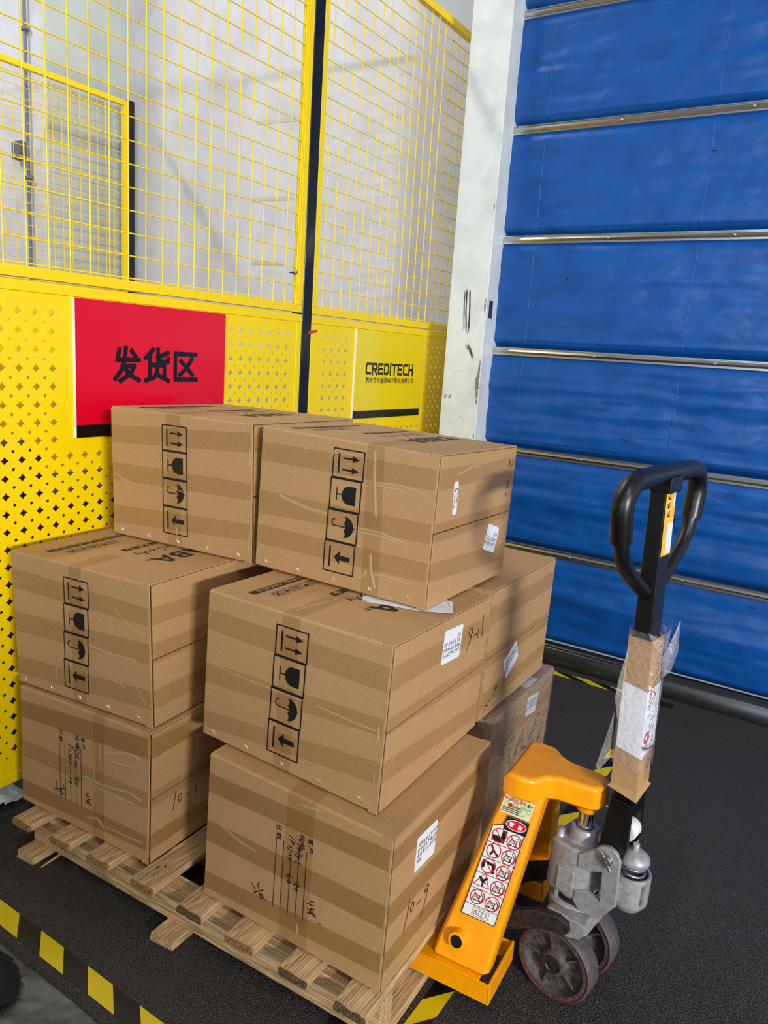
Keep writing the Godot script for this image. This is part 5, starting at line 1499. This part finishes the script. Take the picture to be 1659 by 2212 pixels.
func stickers(leg: Node3D, BL: Vector3, BR: Vector3, TR: Vector3, TL: Vector3, sans: Font) -> void:
	var P := func(s: float, q: float) -> Vector3: return BL.lerp(BR, s).lerp(TL.lerp(TR, s), q)
	var o: Vector3 = P.call(0.232, 0.270)
	var ex: Vector3 = P.call(0.866, 0.262) - o
	var ey: Vector3 = P.call(0.087, 0.840) - o
	var w := ex.length()
	var h := ey.length()
	var nz := ex.cross(ey).normalized()
	if nz.x > 0:
		nz = -nz
	var F := func(k: float) -> Transform3D: return Transform3D(Basis(ex / w, ey / h, nz), o + nz * k)
	var w2: float = (P.call(0.842, 0.839) - P.call(0.087, 0.840)).length()
	# white warning plate, slightly tapered like the leg
	var b := MB.new()
	var wp := [Vector2(0, 0), Vector2(w, 0), Vector2(w2, h * 0.995), Vector2(w2 * 0.36, h), Vector2(w2 * 0.30, h * 0.90), Vector2(0.001, h * 0.865)]
	b.poly(wp, F.call(0.0012))
	var st := mi(leg, "warning_sticker", b.mesh(), M.sticker_white, Transform3D(), "white warning sticker with red ban pictograms")
	var k := MB.new()
	var r := MB.new()
	var TI: Transform3D = F.call(0.0017)
	k.stroke(wp + [wp[0]], 0.0016, TI)
	k.poly([Vector2(w * 0.34, h * 0.995), Vector2(w * 0.30, h * 0.90), Vector2(w * 0.32, h * 0.865), Vector2(w * 0.99, h * 0.865), Vector2(w * 0.97, h * 0.99)], TI)
	var ell := []
	for i in 24:
		ell.append(Vector2(w * 0.64 + w * 0.29 * cos(TAU * i / 24), h * 0.932 + h * 0.046 * sin(TAU * i / 24)))
	var rows := [0.0, 0.108, 0.262, 0.413, 0.564, 0.714, 0.865]
	for i in range(1, 6):
		k.stroke([Vector2(0, h * rows[i]), Vector2(w, h * rows[i])], 0.0012, TI)
	for i in range(1, 6):
		for j in 2:
			var c := Vector2(w * (0.28 if j == 0 else 0.74), h * (rows[i] + rows[i + 1]) / 2 + (0.0015 if j == 0 else -0.0015))
			var R := minf(w * 0.20, h * 0.068)
			# little black pictures
			if j == 0 and i == 5:
				k.poly([c + Vector2(-R, -R * 0.1), c + Vector2(R * 0.3, -R * 0.1), c + Vector2(R * 0.3, R * 0.9), c + Vector2(R, R * 0.9), c + Vector2(R, -R * 0.9), c + Vector2(-R * 0.9, -R * 0.9)], TI)
			elif j == 0 and i == 4:
				k.stroke([c + Vector2(-R * 0.5, R * 0.6), c + Vector2(0, 0), c + Vector2(-R * 0.3, -R * 0.6)], R * 0.3, TI)
				k.stroke([c + Vector2(0, 0), c + Vector2(R * 0.8, -R * 0.6)], R * 0.3, TI)
			elif j == 0 and i == 3:
				k.poly([c + Vector2(-R, R * 0.7), c + Vector2(-R * 0.6, R * 0.7), c + Vector2(-R * 0.5, -R * 0.4), c + Vector2(-R, -R * 0.5)], TI)
				k.stroke([c + Vector2(-R * 0.2, R * 0.4), c + Vector2(R * 0.7, R * 0.3), c + Vector2(R * 0.9, -R * 0.7)], R * 0.4, TI)
			elif j == 0 and i == 2:
				k.stroke([c + Vector2(-R * 0.5, R * 0.4), c + Vector2(0, 0), c + Vector2(R * 0.4, R * 0.5)], R * 0.34, TI)
				k.stroke([c + Vector2(0, 0), c + Vector2(R * 0.1, -R * 0.7)], R * 0.24, TI)
				k.stroke([c + Vector2(-R * 0.4, 0), c + Vector2(R * 0.5, -R * 0.2)], R * 0.14, TI)
			else:
				k.stroke([c + Vector2(-R * 0.7, -R * 0.4), c + Vector2(-R * 0.5, R * 0.3), c + Vector2(R * 0.4, R * 0.2), c + Vector2(R * 0.3, -R * 0.6), c + Vector2(-R * 0.7, -R * 0.4)], R * 0.09, TI)
				k.stroke([c + Vector2(R * 0.3, R * 0.7), c + Vector2(R * 0.8, R * 0.1), c + Vector2(R * 0.8, -R * 0.5), c + Vector2(-R * 0.8, -R * 0.6)], R * 0.10, TI)
				for q in 4:
					k.stroke([c + Vector2(-R * 0.5 + R * 0.25 * q, -R * 0.3), c + Vector2(-R * 0.35 + R * 0.22 * q, R * 0.2)], R * 0.05, TI)
			if j == 0 and i == 2:
				r.stroke([c + Vector2(-R * 1.15, -R * 0.75), c + Vector2(R * 1.15, -R * 0.75), c + Vector2(0, R * 1.2), c + Vector2(-R * 1.15, -R * 0.75)], R * 0.11, TI)
			else:
				r.ring(c, R, R * 0.14, TI)
				r.stroke([c + Vector2(-R * 0.7, R * 0.7), c + Vector2(R * 0.7, -R * 0.7)], R * 0.13, TI, false)
	# manual symbol in the last field
	var m0 := Vector2(w * 0.52, h * 0.054)
	r.stroke([m0 + Vector2(-w * 0.24, -h * 0.038), m0 + Vector2(w * 0.24, -h * 0.038), m0 + Vector2(w * 0.24, h * 0.038), m0 + Vector2(-w * 0.24, h * 0.038), m0 + Vector2(-w * 0.24, -h * 0.038)], 0.0010, TI)
	k.stroke([m0 + Vector2(-w * 0.20, -h * 0.018), m0 + Vector2(-w * 0.10, -h * 0.018), m0 + Vector2(-w * 0.15, h * 0.02), m0 + Vector2(-w * 0.20, -h * 0.018)], 0.0012, TI)
	k.stroke([m0 + Vector2(-w * 0.05, -h * 0.02), m0 + Vector2(w * 0.05, -h * 0.026), m0 + Vector2(w * 0.17, -h * 0.02), m0 + Vector2(w * 0.17, h * 0.022), m0 + Vector2(w * 0.05, h * 0.016), m0 + Vector2(-w * 0.05, h * 0.022), m0 + Vector2(-w * 0.05, -h * 0.02)], 0.0010, TI)
	k.stroke([m0 + Vector2(w * 0.05, -h * 0.026), m0 + Vector2(w * 0.05, h * 0.016)], 0.0010, TI)
	mi(st, "black_print", k.mesh(), M.sticker_black)
	mi(st, "red_print", r.mesh(), M.sticker_red)
	var e := MB.new()
	e.poly(ell, F.call(0.0022))
	var em := mi(st, "warning_oval", e.mesh(), M.sticker_red)
	e = MB.new()
	e.stroke(ell + [ell[0]], 0.0014, F.call(0.0024))
	glyph(e, "警", Rect2(w * 0.42, h * 0.912, w * 0.17, h * 0.042), 0.0012, F.call(0.0026))
	glyph(e, "告", Rect2(w * 0.68, h * 0.906, w * 0.16, h * 0.042), 0.0014, F.call(0.0026))
	mi(em, "oval_lettering", e.mesh(), M.sticker_white)
	# maker's plate above
	var o2: Vector3 = P.call(0.114, 0.846)
	var ex2: Vector3 = P.call(0.820, 0.846) - o2
	var ey2: Vector3 = P.call(0.095, 0.945) - o2
	var W := ex2.length()
	var H := ey2.length()
	var G := func(q: float) -> Transform3D: return Transform3D(Basis(ex2 / W, ey2 / H, nz), o2 + nz * q)
	b = MB.new()
	b.rect(0, 0.0015, W, H, G.call(0.0012))
	var mp := mi(leg, "maker_sticker", b.mesh(), M.sticker_cream, Transform3D(), "cream and green maker's sticker with red lettering")
	b = MB.new()
	for i in 7:
		b.ring(Vector2(W * (0.25 + 0.09 * i), H * (0.5 + 0.12 * sin(i * 2.1))), H * 0.26, 0.0012, G.call(0.0015), 16)
	b.stroke([Vector2(W * 0.15, H * 0.25), Vector2(W * 0.5, H * 0.5), Vector2(W * 0.9, H * 0.6)], 0.004, G.call(0.0014))
	mi(mp, "green_pattern", b.mesh(), M.sticker_green)
	b = MB.new()
	b.text("NOBLELIFT", sans, Rect2(W * 0.03, H * 0.74, W * 0.70, H * 0.17), G.call(0.0018))
	b.ring(Vector2(W * 0.27, H * 0.52), H * 0.06, H * 0.10, G.call(0.0018), 12)
	b.stroke([Vector2(W * 0.34, H * 0.50), Vector2(W * 0.60, H * 0.48)], H * 0.07, G.call(0.0018))
	mi(mp, "red_lettering", b.mesh(), M.sticker_red)
	b = MB.new()
	glyph(b, "诺", Rect2(W * 0.78, H * 0.72, W * 0.09, H * 0.18), 0.0009, G.call(0.0018))
	glyph(b, "力", Rect2(W * 0.88, H * 0.72, W * 0.09, H * 0.18), 0.0009, G.call(0.0018))
	for i in 3:
		var x := W * 0.06
		while x < W * 0.62:
			b.stroke([Vector2(x, H * (0.34 - 0.10 * i)), Vector2(x + W * 0.018, H * (0.36 - 0.10 * i))], 0.0012, G.call(0.0018))
			x += W * 0.034
	mi(mp, "small_print", b.mesh(), M.sticker_black)

func build_sleeve() -> void:
	var t := thing("cardboard_sleeve", "cardboard and tape wrapping around the black truck handle, white printed paper", "packaging", "", TC)
	t.rotation.y = deg_to_rad(-7.3)
	var b := MB.new()
	# four folded walls round the tube, bottom lip flared
	var lo := [Vector3(-0.0335, 0.552, 0.0555), Vector3(0.0335, 0.552, 0.0555), Vector3(0.0335, 0.552, 0.1125), Vector3(-0.0335, 0.552, 0.1125)]
	var hi := [Vector3(-0.0330, 0.885, 0.0505), Vector3(0.0330, 0.885, 0.0505), Vector3(0.0330, 0.885, 0.1000), Vector3(-0.0330, 0.885, 0.1000)]
	var lip := [Vector3(-0.0380, 0.546, 0.051), Vector3(0.0370, 0.550, 0.051), Vector3(0.0380, 0.548, 0.117), Vector3(-0.0370, 0.532, 0.1165)]
	for i in 4:
		var j := (i + 1) % 4
		var nn: Vector3 = (hi[i] - lo[i]).cross(lo[j] - lo[i]).normalized()
		var out := Vector3((lo[i].x + lo[j].x) / 2, 0, (lo[i].z + lo[j].z) / 2 - 0.083)
		if nn.dot(out) < 0:
			nn = -nn
		b.quad(lo[i], lo[j], hi[j], hi[i], nn)
		b.quad(lo[i] - nn * 0.003, lo[j] - nn * 0.003, hi[j] - nn * 0.003, hi[i] - nn * 0.003, -nn)
		b.quad(hi[i], hi[j], hi[j] - nn * 0.003, hi[i] - nn * 0.003, Vector3.UP)
		b.quad(lip[i], lip[j], lo[j], lo[i], (nn + Vector3(0, 0.4, 0)).normalized())
	mi(t, "cardboard", b.mesh(), M.kraft)
	# brown tape patch and paper
	b = MB.new()
	b.quad(Vector3(0.0, 0.562, 0.1128), Vector3(0.033, 0.570, 0.1125), Vector3(0.033, 0.625, 0.1105), Vector3(0.0, 0.610, 0.1110), Vector3(0, 0, 1))
	mi(t, "tape_patch", b.mesh(), M.tape)
	b = MB.new()
	var pf := [Vector3(-0.0350, 0.640, 0.056), Vector3(-0.0350, 0.630, 0.1115), Vector3(0.0350, 0.640, 0.1115), Vector3(0.0350, 0.650, 0.06)]
	var pt := [Vector3(-0.0345, 0.786, 0.053), Vector3(-0.0345, 0.778, 0.1060), Vector3(0.0345, 0.784, 0.1060), Vector3(0.0345, 0.79, 0.06)]
	b.quad(pf[0], pf[1], pt[1], pt[0], Vector3(-1, 0, 0))
	b.quad(pf[1], pf[2], pt[2], pt[1], Vector3(0, 0, 1))
	b.quad(pf[2], pf[3], pt[3], pt[2], Vector3(1, 0, 0))
	var pp := mi(t, "paper", b.mesh(), M.paper, Transform3D(), "white printed paper under clear tape")
	b = MB.new()
	var T := Transform3D(Basis(Vector3(1, 0, 0), Vector3(0, 1, -0.036), Vector3(0, 0, 1)), Vector3(0.004, 0.63, 0.1122))
	b.stroke(vs([-0.020, 0.148, -0.022, 0.112, 0.006, 0.134, -0.020, 0.148]), 0.0024, T)
	b.ring(Vector2(-0.020, 0.042), 0.010, 0.007, T, 14)
	mi(pp, "red_print", b.mesh(), M.redprint)
	b = MB.new()
	b.stroke(vs([-0.026, 0.146, -0.030, 0.060]), 0.001, T)
	b.stroke(vs([-0.006, 0.090, -0.010, 0.046]), 0.001, T)
	for i in 8:
		b.stroke([Vector2(-0.036 + 0.01 * i, 0.022 + 0.002 * (i % 3)), Vector2(-0.034 + 0.01 * i, 0.016)], 0.0016, T)
	b.poly(vs([-0.040, 0.030, -0.02, 0.022, 0.0, 0.013, 0.03, 0.012, 0.034, 0.008, 0.0, 0.008, -0.02, 0.014, -0.038, 0.022]), T)
	mi(pp, "black_print", b.mesh(), M.greyprint)
	# clear film wound round the upper part, with loose ends standing off
	b = MB.new()
	var prof := []
	var seg := 22
	var rings := []
	var r := RandomNumberGenerator.new()
	r.seed = 3
	for k in 9:
		var y := 0.600 + 0.305 * k / 8.0
		var ring := []
		for i in seg:
			var an := TAU * i / seg
			var q := Vector3(signf(cos(an)) * pow(absf(cos(an)), 0.45) * 0.0375, 0, signf(sin(an)) * pow(absf(sin(an)), 0.45) * (0.0315 + 0.0006 * (8 - k)))
			q *= 1.0 + r.randf_range(-0.02, 0.05) + (0.12 if k == 8 else 0.0)
			ring.append(Vector3(0, y + r.randf_range(-0.004, 0.004), 0.081) + q)
		rings.append(ring)
	for k in 8:
		for i in seg:
			var j := (i + 1) % seg
			var a: Vector3 = rings[k][i]
			var c: Vector3 = rings[k + 1][j]
			var d: Vector3 = rings[k][j]
			var e: Vector3 = rings[k + 1][i]
			var nn := (d - a).cross(e - a).normalized()
			if nn.dot(a - Vector3(0, a.y, 0.081)) < 0:
				nn = -nn
			b.quad(a, d, c, e, nn)
	mi(t, "clear_film", b.mesh(), M.film)
	for f in [[[-0.036, 0.87, 0.055], [-0.060, 0.80, 0.052], [-0.082, 0.765, 0.058], [-0.070, 0.715, 0.064], [-0.055, 0.735, 0.07], [-0.043, 0.76, 0.06]],
			[[0.040, 0.79, 0.108], [0.062, 0.80, 0.115], [0.080, 0.84, 0.118], [0.086, 0.91, 0.112], [0.060, 0.86, 0.105], [0.040, 0.83, 0.10]],
			[[-0.042, 0.72, 0.046], [-0.060, 0.65, 0.040], [-0.080, 0.600, 0.036], [-0.070, 0.590, 0.04], [-0.044, 0.61, 0.05]],
			[[-0.040, 0.880, 0.108], [-0.068, 0.915, 0.100], [-0.030, 0.893, 0.110], [0.0, 0.885, 0.112], [0.03, 0.905, 0.112], [0.040, 0.865, 0.110], [-0.02, 0.860, 0.112]]]:
		b = MB.new()
		var c := Vector3.ZERO
		for p in f:
			c += Vector3(p[0], p[1], p[2]) / f.size()
		c += Vector3(-0.003, 0, 0.006)
		for i in f.size():
			var p = f[i]
			var q = f[(i + 1) % f.size()]
			var P := Vector3(p[0], p[1], p[2])
			var Q := Vector3(q[0], q[1], q[2])
			var nn := (P - c).cross(Q - c).normalized()
			b.tri(c, P, Q, nn, nn, nn)
		mi(t, "film_flap", b.mesh(), M.clear)

# ------------------------------------------------------------------ floor marking and loose items
func floor_tape(label: String, at: Vector3, turn: float, length: float, start: float, shear: float, w := 0.0485) -> void:
	# runs along local x from 0 to length, width along local z
	var t := thing("floor_marking_tape", label, "tape", "hazard tape on the floor", at)
	t.rotation.y = turn
	var b := MB.new()
	b.span(Vector3(0, 0.0002, 0), Vector3(length, 0.0008, w))
	mi(t, "black_base", b.mesh(), M.tape_black)
	b = MB.new()
	var y := 0.0011
	b.quad(Vector3(0, y, 0), Vector3(0.0885, y, 0), Vector3(0.0885 + shear, y, w), Vector3(shear, y, w), Vector3.UP)
	var m := b.mesh()
	var x := start
	while x < length - 0.09 - maxf(shear, 0.0):
		if x > -minf(shear, 0.0):
			mi(t, "yellow_stripe", m, M.tape_yellow, Transform3D(Basis(), Vector3(x, 0, 0)))
		x += 0.178

func crumpled(nm: String, label: String, cat: String, outline: Array, hgt: float, freq: float, m: Material, sd: int, step := 0.012, base := 0.002, dome := 0.0) -> void:
	var P := PackedVector2Array(outline)
	var lo := P[0]
	var hi := P[0]
	for p in P:
		lo = lo.min(p)
		hi = hi.max(p)
	var c := (lo + hi) / 2
	var t := thing(nm, label, cat, "", Vector3(c.x, 0, c.y))
	var f := FastNoiseLite.new()
	f.seed = sd
	f.frequency = freq
	f.fractal_octaves = 3
	f.fractal_type = FastNoiseLite.FRACTAL_RIDGED
	var H := func(x: float, z: float) -> float:
		var e := 1.0 - clampf(Vector2((x - c.x) / (hi.x - lo.x) * 2, (z - c.y) / (hi.y - lo.y) * 2).length(), 0, 1)
		return base + hgt * maxf(0.0, f.get_noise_2d(x, z) * 0.5 + 0.5) + dome * sqrt(e)
	var b := MB.new()
	var nx := int((hi.x - lo.x) / step)
	var nzz := int((hi.y - lo.y) / step)
	for i in nx:
		for j in nzz:
			var x := lo.x + i * step
			var z := lo.y + j * step
			if not Geometry2D.is_point_in_polygon(Vector2(x + step / 2, z + step / 2), P):
				continue
			var q := []
			var nn := []
			for e in [[0, 0], [1, 0], [1, 1], [0, 1]]:
				var X: float = x + e[0] * step
				var Z: float = z + e[1] * step
				q.append(Vector3(X - c.x, H.call(X, Z), Z - c.y))
				var d := 0.004
				nn.append(Vector3(H.call(X - d, Z) - H.call(X + d, Z), 2 * d, H.call(X, Z - d) - H.call(X, Z + d)).normalized())
			b.quadn(q[0], q[1], q[2], q[3], nn[0], nn[1], nn[2], nn[3])
	mi(t, "sheet", b.mesh(), m)

func build_floor_items() -> void:
	floor_tape("yellow and black hazard tape on the floor left of the pallet", Vector3(0.927, 0, -2.373), -PI / 2, 4.2, 0.001, 0.066)
	floor_tape("yellow and black hazard tape running under the pallet truck to the door", Vector3(0.93, 0, -0.638), 0.0, 2.36, 0.1155, 0.066)
	floor_tape("yellow and black hazard tape along the bottom of the blue door", Vector3(3.322, 0, -1.55), -PI / 2, 1.02, 0.02, 0.11)
	crumpled("plastic_sheet", "crumpled grey plastic sheet on the floor outside the hazard tape", "sheet", vs([0.838, -1.90, 0.834, -1.50, 0.845, -1.44, 0.838, -1.30, 0.842, -1.20, 0.836, -0.90, 0.30, -0.90, 0.30, -1.90]), 0.012, 5.0, M.grey_sheet, 9)
	crumpled("black_cloth", "black crumpled cloth lying on the grey plastic sheet", "cloth", vs([0.822, -1.52, 0.826, -1.44, 0.815, -1.405, 0.806, -1.37, 0.776, -1.335, 0.73, -1.32, 0.64, -1.34, 0.60, -1.45, 0.66, -1.56, 0.76, -1.56]), 0.015, 14.0, M.black_cloth, 19, 0.008, 0.010, 0.035)
	crumpled("film_bundle", "crumpled grey film lying under the left fence panel", "film", vs([0.98, -2.10, 1.22, -2.10, 1.225, -1.995, 1.17, -1.985, 1.13, -1.995, 1.08, -1.98, 0.98, -1.985]), 0.02, 9.0, M.grey_film, 29, 0.008, 0.004, 0.03)
	var t := thing("brown_strip", "reddish brown strip lying under the left fence panel", "strip", "", Vector3(1.2, 0.0, -2.16))
	var b := MB.new()
	b.span(Vector3(-0.25, 0.0, -0.03), Vector3(0.5, 0.072, 0.03), 0.003)
	mi(t, "strip", b.mesh(), M.red_strip)

# ------------------------------------------------------------------ room
func build_room() -> void:
	slab("floor", Vector3(-7, -0.2, -9), Vector3(4.2, 0, 7), M.floor, "dark coarse coated concrete floor")
	slab("ceiling", Vector3(-7, 5.0, -9), Vector3(4.2, 5.2, 7), M.ceiling)
	slab("wall_right", Vector3(3.80, 0, -4.81), Vector3(4.2, 5.0, -1.60), M.wall, "white plaster wall inside the cage")
	slab("wall_right_recess", Vector3(3.226, 0, -9), Vector3(4.2, 5.0, -4.83), M.wall, "white wall deep in the cage")
	slab("wall_step", Vector3(3.226, 0, -4.83), Vector3(3.80, 5.0, -4.81), M.wall_green, "greenish grey wall step deep in the cage")
	slab("wall_right_front", Vector3(3.44, 0, 2.6), Vector3(4.2, 5.0, 7), M.wall)
	slab("wall_right_upper", Vector3(3.44, 4.0, -1.60), Vector3(4.2, 5.0, 2.6), M.wall)
	slab("wall_outer_right", Vector3(3.46, 0, -1.60), Vector3(4.2, 4.0, 2.6), M.wall)
	slab("wall_back", Vector3(-7, 0, -9.2), Vector3(4.2, 5.0, -9), M.wall)
	slab("wall_front", Vector3(-7, 0, 7), Vector3(4.2, 5.0, 7.3), M.wall)
	# wall on the left with a wide open dock doorway
	slab("wall_left_back", Vector3(-7.2, 0, -9), Vector3(-7, 5.0, -1.2), M.wall)
	slab("wall_left_front", Vector3(-7.2, 0, 5.6), Vector3(-7, 5.0, 7), M.wall)
	slab("wall_left_upper", Vector3(-7.2, 4.0, -1.2), Vector3(-7, 5.0, 5.6), M.wall)
	slab("floor_yard", Vector3(-60, -0.3, -40), Vector3(-7.2, -0.05, 40), mat(Color(0.5, 0.5, 0.49), 0.9))
	# dark goods stacked inside the cage, seen through the perforations
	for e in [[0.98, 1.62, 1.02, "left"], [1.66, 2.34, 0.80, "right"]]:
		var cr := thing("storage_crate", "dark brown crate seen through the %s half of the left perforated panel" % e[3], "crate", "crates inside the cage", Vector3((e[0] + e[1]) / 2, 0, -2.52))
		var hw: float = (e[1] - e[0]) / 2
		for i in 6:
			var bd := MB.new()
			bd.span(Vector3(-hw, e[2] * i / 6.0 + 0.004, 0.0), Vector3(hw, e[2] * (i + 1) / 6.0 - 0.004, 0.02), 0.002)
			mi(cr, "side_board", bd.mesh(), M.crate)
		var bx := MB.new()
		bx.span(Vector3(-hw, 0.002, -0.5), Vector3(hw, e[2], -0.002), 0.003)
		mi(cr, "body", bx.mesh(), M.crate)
	# masking tape left on the cage wall
	for e in [[2.762, -3.53, -3.18, "upper"], [2.314, -3.547, -3.205, "middle"], [1.930, -3.53, -3.28, "lower"]]:
		var t := thing("masking_tape", "%s strip of old beige tape on the cage wall" % e[3], "tape", "tape strips on the cage wall", Vector3(3.7995, e[0], (e[1] + e[2]) / 2))
		var b := MB.new()
		b.cbox(Vector3(-0.0006, 0, 0), Vector3(0.0012, 0.022, e[2] - e[1]), 0.0, Basis(Vector3.RIGHT, 0.02))
		mi(t, "strip", b.mesh(), M.beige_tape)
	var c := thing("conduit_pipe", "grey conduit pipe running up the wall deep in the cage", "pipe", "", Vector3(3.205, 0, -5.01))
	var b := MB.new()
	b.lathe([Vector2(0.011, 0.0), Vector2(0.011, 5.0)], 12)
	mi(c, "pipe", b.mesh(), M.conduit)
	b = MB.new()
	for y in [0.6, 1.5, 2.4, 3.3, 4.2]:
		b.span(Vector3(-0.020, y, -0.028), Vector3(0.021, y + 0.02, 0.028), 0.002)
	mi(c, "clamp", b.mesh(), M.conduit)
	var j := thing("junction_box", "small grey junction box beside the conduit pipe", "box", "", Vector3(3.205, 2.53, -5.10))
	b = MB.new()
	b.span(Vector3(-0.03, 0, -0.05), Vector3(0.021, 0.11, 0.05), 0.004)
	mi(j, "housing", b.mesh(), M.box_grey)

func goods_row() -> void:
	# loaded pallets standing behind the camera
	for e in [[-1.75, -2.3, 1.80, "nearest the fence"], [-1.75, -0.9, 1.70, "beside the camera"], [-1.85, 0.7, 1.80, "behind the camera"], [-1.85, 2.2, 1.70, "farthest from the fence"]]:
		var t := thing("goods_stack", "loaded pallet of cartons standing %s, out of view" % e[3], "goods", "loaded pallets behind the camera", Vector3(e[0], 0, e[1]))
		var b := MB.new()
		for x in [-0.5, -0.05, 0.4]:
			b.span(Vector3(x, 0, -0.55), Vector3(x + 0.1, 0.10, 0.55))
		b.span(Vector3(-0.55, 0.10, -0.55), Vector3(0.55, 0.13, 0.55))
		mi(t, "pallet", b.mesh(), M.stringer)
		var n := 3
		var h: float = (e[2] - 0.13) / n
		for k in n:
			for q in [[-0.27, -0.27], [0.27, -0.27], [-0.27, 0.27], [0.27, 0.27]]:
				b = MB.new()
				b.cbox(Vector3(q[0], 0.13 + h * (k + 0.5), q[1]), Vector3(0.525, h - 0.002, 0.525), 0.005)
				mi(t, "carton", b.mesh(), M.film_edge)

func lamp(label: String, at: Vector3, length: float, target: Vector3, energy: float, face: float) -> void:
	# linear LED fitting hung on two rods: housing, glowing diffuser and a light of the same size in front of it
	var t := thing("linear_lamp", label, "lamp", "lamps of the hall", at)
	var dir := (target - at).normalized()
	var rt := Vector3(1, 0, 0) if absf(dir.x) < 0.9 else Vector3(0, 0, 1)
	var up := rt.cross(dir).normalized()
	rt = dir.cross(up).normalized()
	var B := Basis(rt, up, -dir)
	var b := MB.new()
	b.cbox(B * Vector3(0, 0, 0.03), Vector3(length, face + 0.02, 0.05), 0.004, B)
	mi(t, "housing", b.mesh(), M.film_edge)
	b = MB.new()
	b.cbox(B * Vector3(0, 0, 0.002), Vector3(length - 0.01, face, 0.004), 0.0, B)
	var em := mat(Color(1, 1, 1), 0.5)
	em.emission_enabled = true
	em.emission = Color(1, 0.98, 0.95)
	em.emission_energy_multiplier = 3.0
	mi(t, "diffuser", b.mesh(), em)
	b = MB.new()
	for x in [-0.4, 0.4]:
		var p0 := B * Vector3(length * x, 0, 0.04)
		b.tube([p0, Vector3(p0.x, 5.0 - at.y, p0.z)], 0.005, 8)
	mi(t, "hanger_rod", b.mesh(), M.galv)
	var l := AreaLight3D.new()
	l.name = "lamp_light"
	l.area_size = Vector2(length, face)
	l.light_energy = energy
	l.light_color = Color(1, 1, 1)
	l.shadow_enabled = true
	l.area_range = 30.0
	l.area_attenuation = 2.0
	t.add_child(l)
	l.transform = Transform3D(B, -B.z * 0.01)

func _ready() -> void:
	rng.seed = 4
	# camera
	var cam := Camera3D.new()
	cam.name = "camera"
	var yaw := deg_to_rad(57.733)
	var pitch := deg_to_rad(11.808)
	var roll := deg_to_rad(3.902)
	var f := Vector3(sin(yaw) * cos(pitch), -sin(pitch), -cos(yaw) * cos(pitch))
	var r0 := Vector3(cos(yaw), 0, sin(yaw))
	var u0 := r0.cross(f)
	var rr := r0 * cos(roll) + u0 * sin(roll)
	var uu := u0 * cos(roll) - r0 * sin(roll)
	cam.transform = Transform3D(Basis(rr, uu, -f), Vector3(0, 1.42, 0))
	cam.fov = rad_to_deg(2.0 * atan(1106.0 / 1635.6))
	cam.near = 0.05
	cam.far = 100.0
	add_child(cam)
	# sky and exposure
	var env := Environment.new()
	env.background_mode = Environment.BG_SKY
	var sky := Sky.new()
	var sm := ProceduralSkyMaterial.new()
	sm.sky_top_color = Color(0.70, 0.78, 0.88)
	sm.sky_horizon_color = Color(0.86, 0.89, 0.92)
	sm.ground_bottom_color = Color(0.45, 0.45, 0.44)
	sm.ground_horizon_color = Color(0.80, 0.82, 0.84)
	sm.sun_angle_max = 1.0
	sky.sky_material = sm
	env.sky = sky
	env.background_energy_multiplier = 8.0
	env.ambient_light_source = Environment.AMBIENT_SOURCE_DISABLED
	env.tonemap_mode = Environment.TONE_MAPPER_LINEAR
	env.tonemap_exposure = 1.15
	env.sdfgi_enabled = true
	env.ssao_enabled = true
	env.ssil_enabled = true
	var we := WorldEnvironment.new()
	we.name = "environment"
	we.environment = env
	add_child(we)
	make_materials()
	# lamps: one flood lamp far behind the camera is the key; others under the ceiling of bay and cage
	lamp("flood lamp on the wall far behind the camera", Vector3(-3.2, 2.7, 6.0), 1.3, Vector3(1.6, 1.2, -1.5), 58.0, 0.25)
	lamp("ceiling lamp over the bay", Vector3(-1.2, 4.8, 1.6), 1.5, Vector3(-1.2, 0, 1.6001), 5.0, 0.20)
	lamp("ceiling lamp inside the cage near the mesh fence", Vector3(1.9, 4.8, -3.2), 1.5, Vector3(1.9, 0, -3.2001), 5.0, 0.20)
	lamp("ceiling lamp inside the cage, far end", Vector3(1.2, 4.8, -6.2), 1.5, Vector3(1.2, 0, -6.2001), 9.0, 0.20)
	build_room()
	build_door()
	build_fence()
	var sans := SystemFont.new()
	sans.font_names = PackedStringArray(["Droid Sans"])
	sans.font_weight = 700
	build_pallet()
	build_cartons(sans)
	build_truck(sans)
	build_sleeve()
	build_floor_items()
	goods_row()
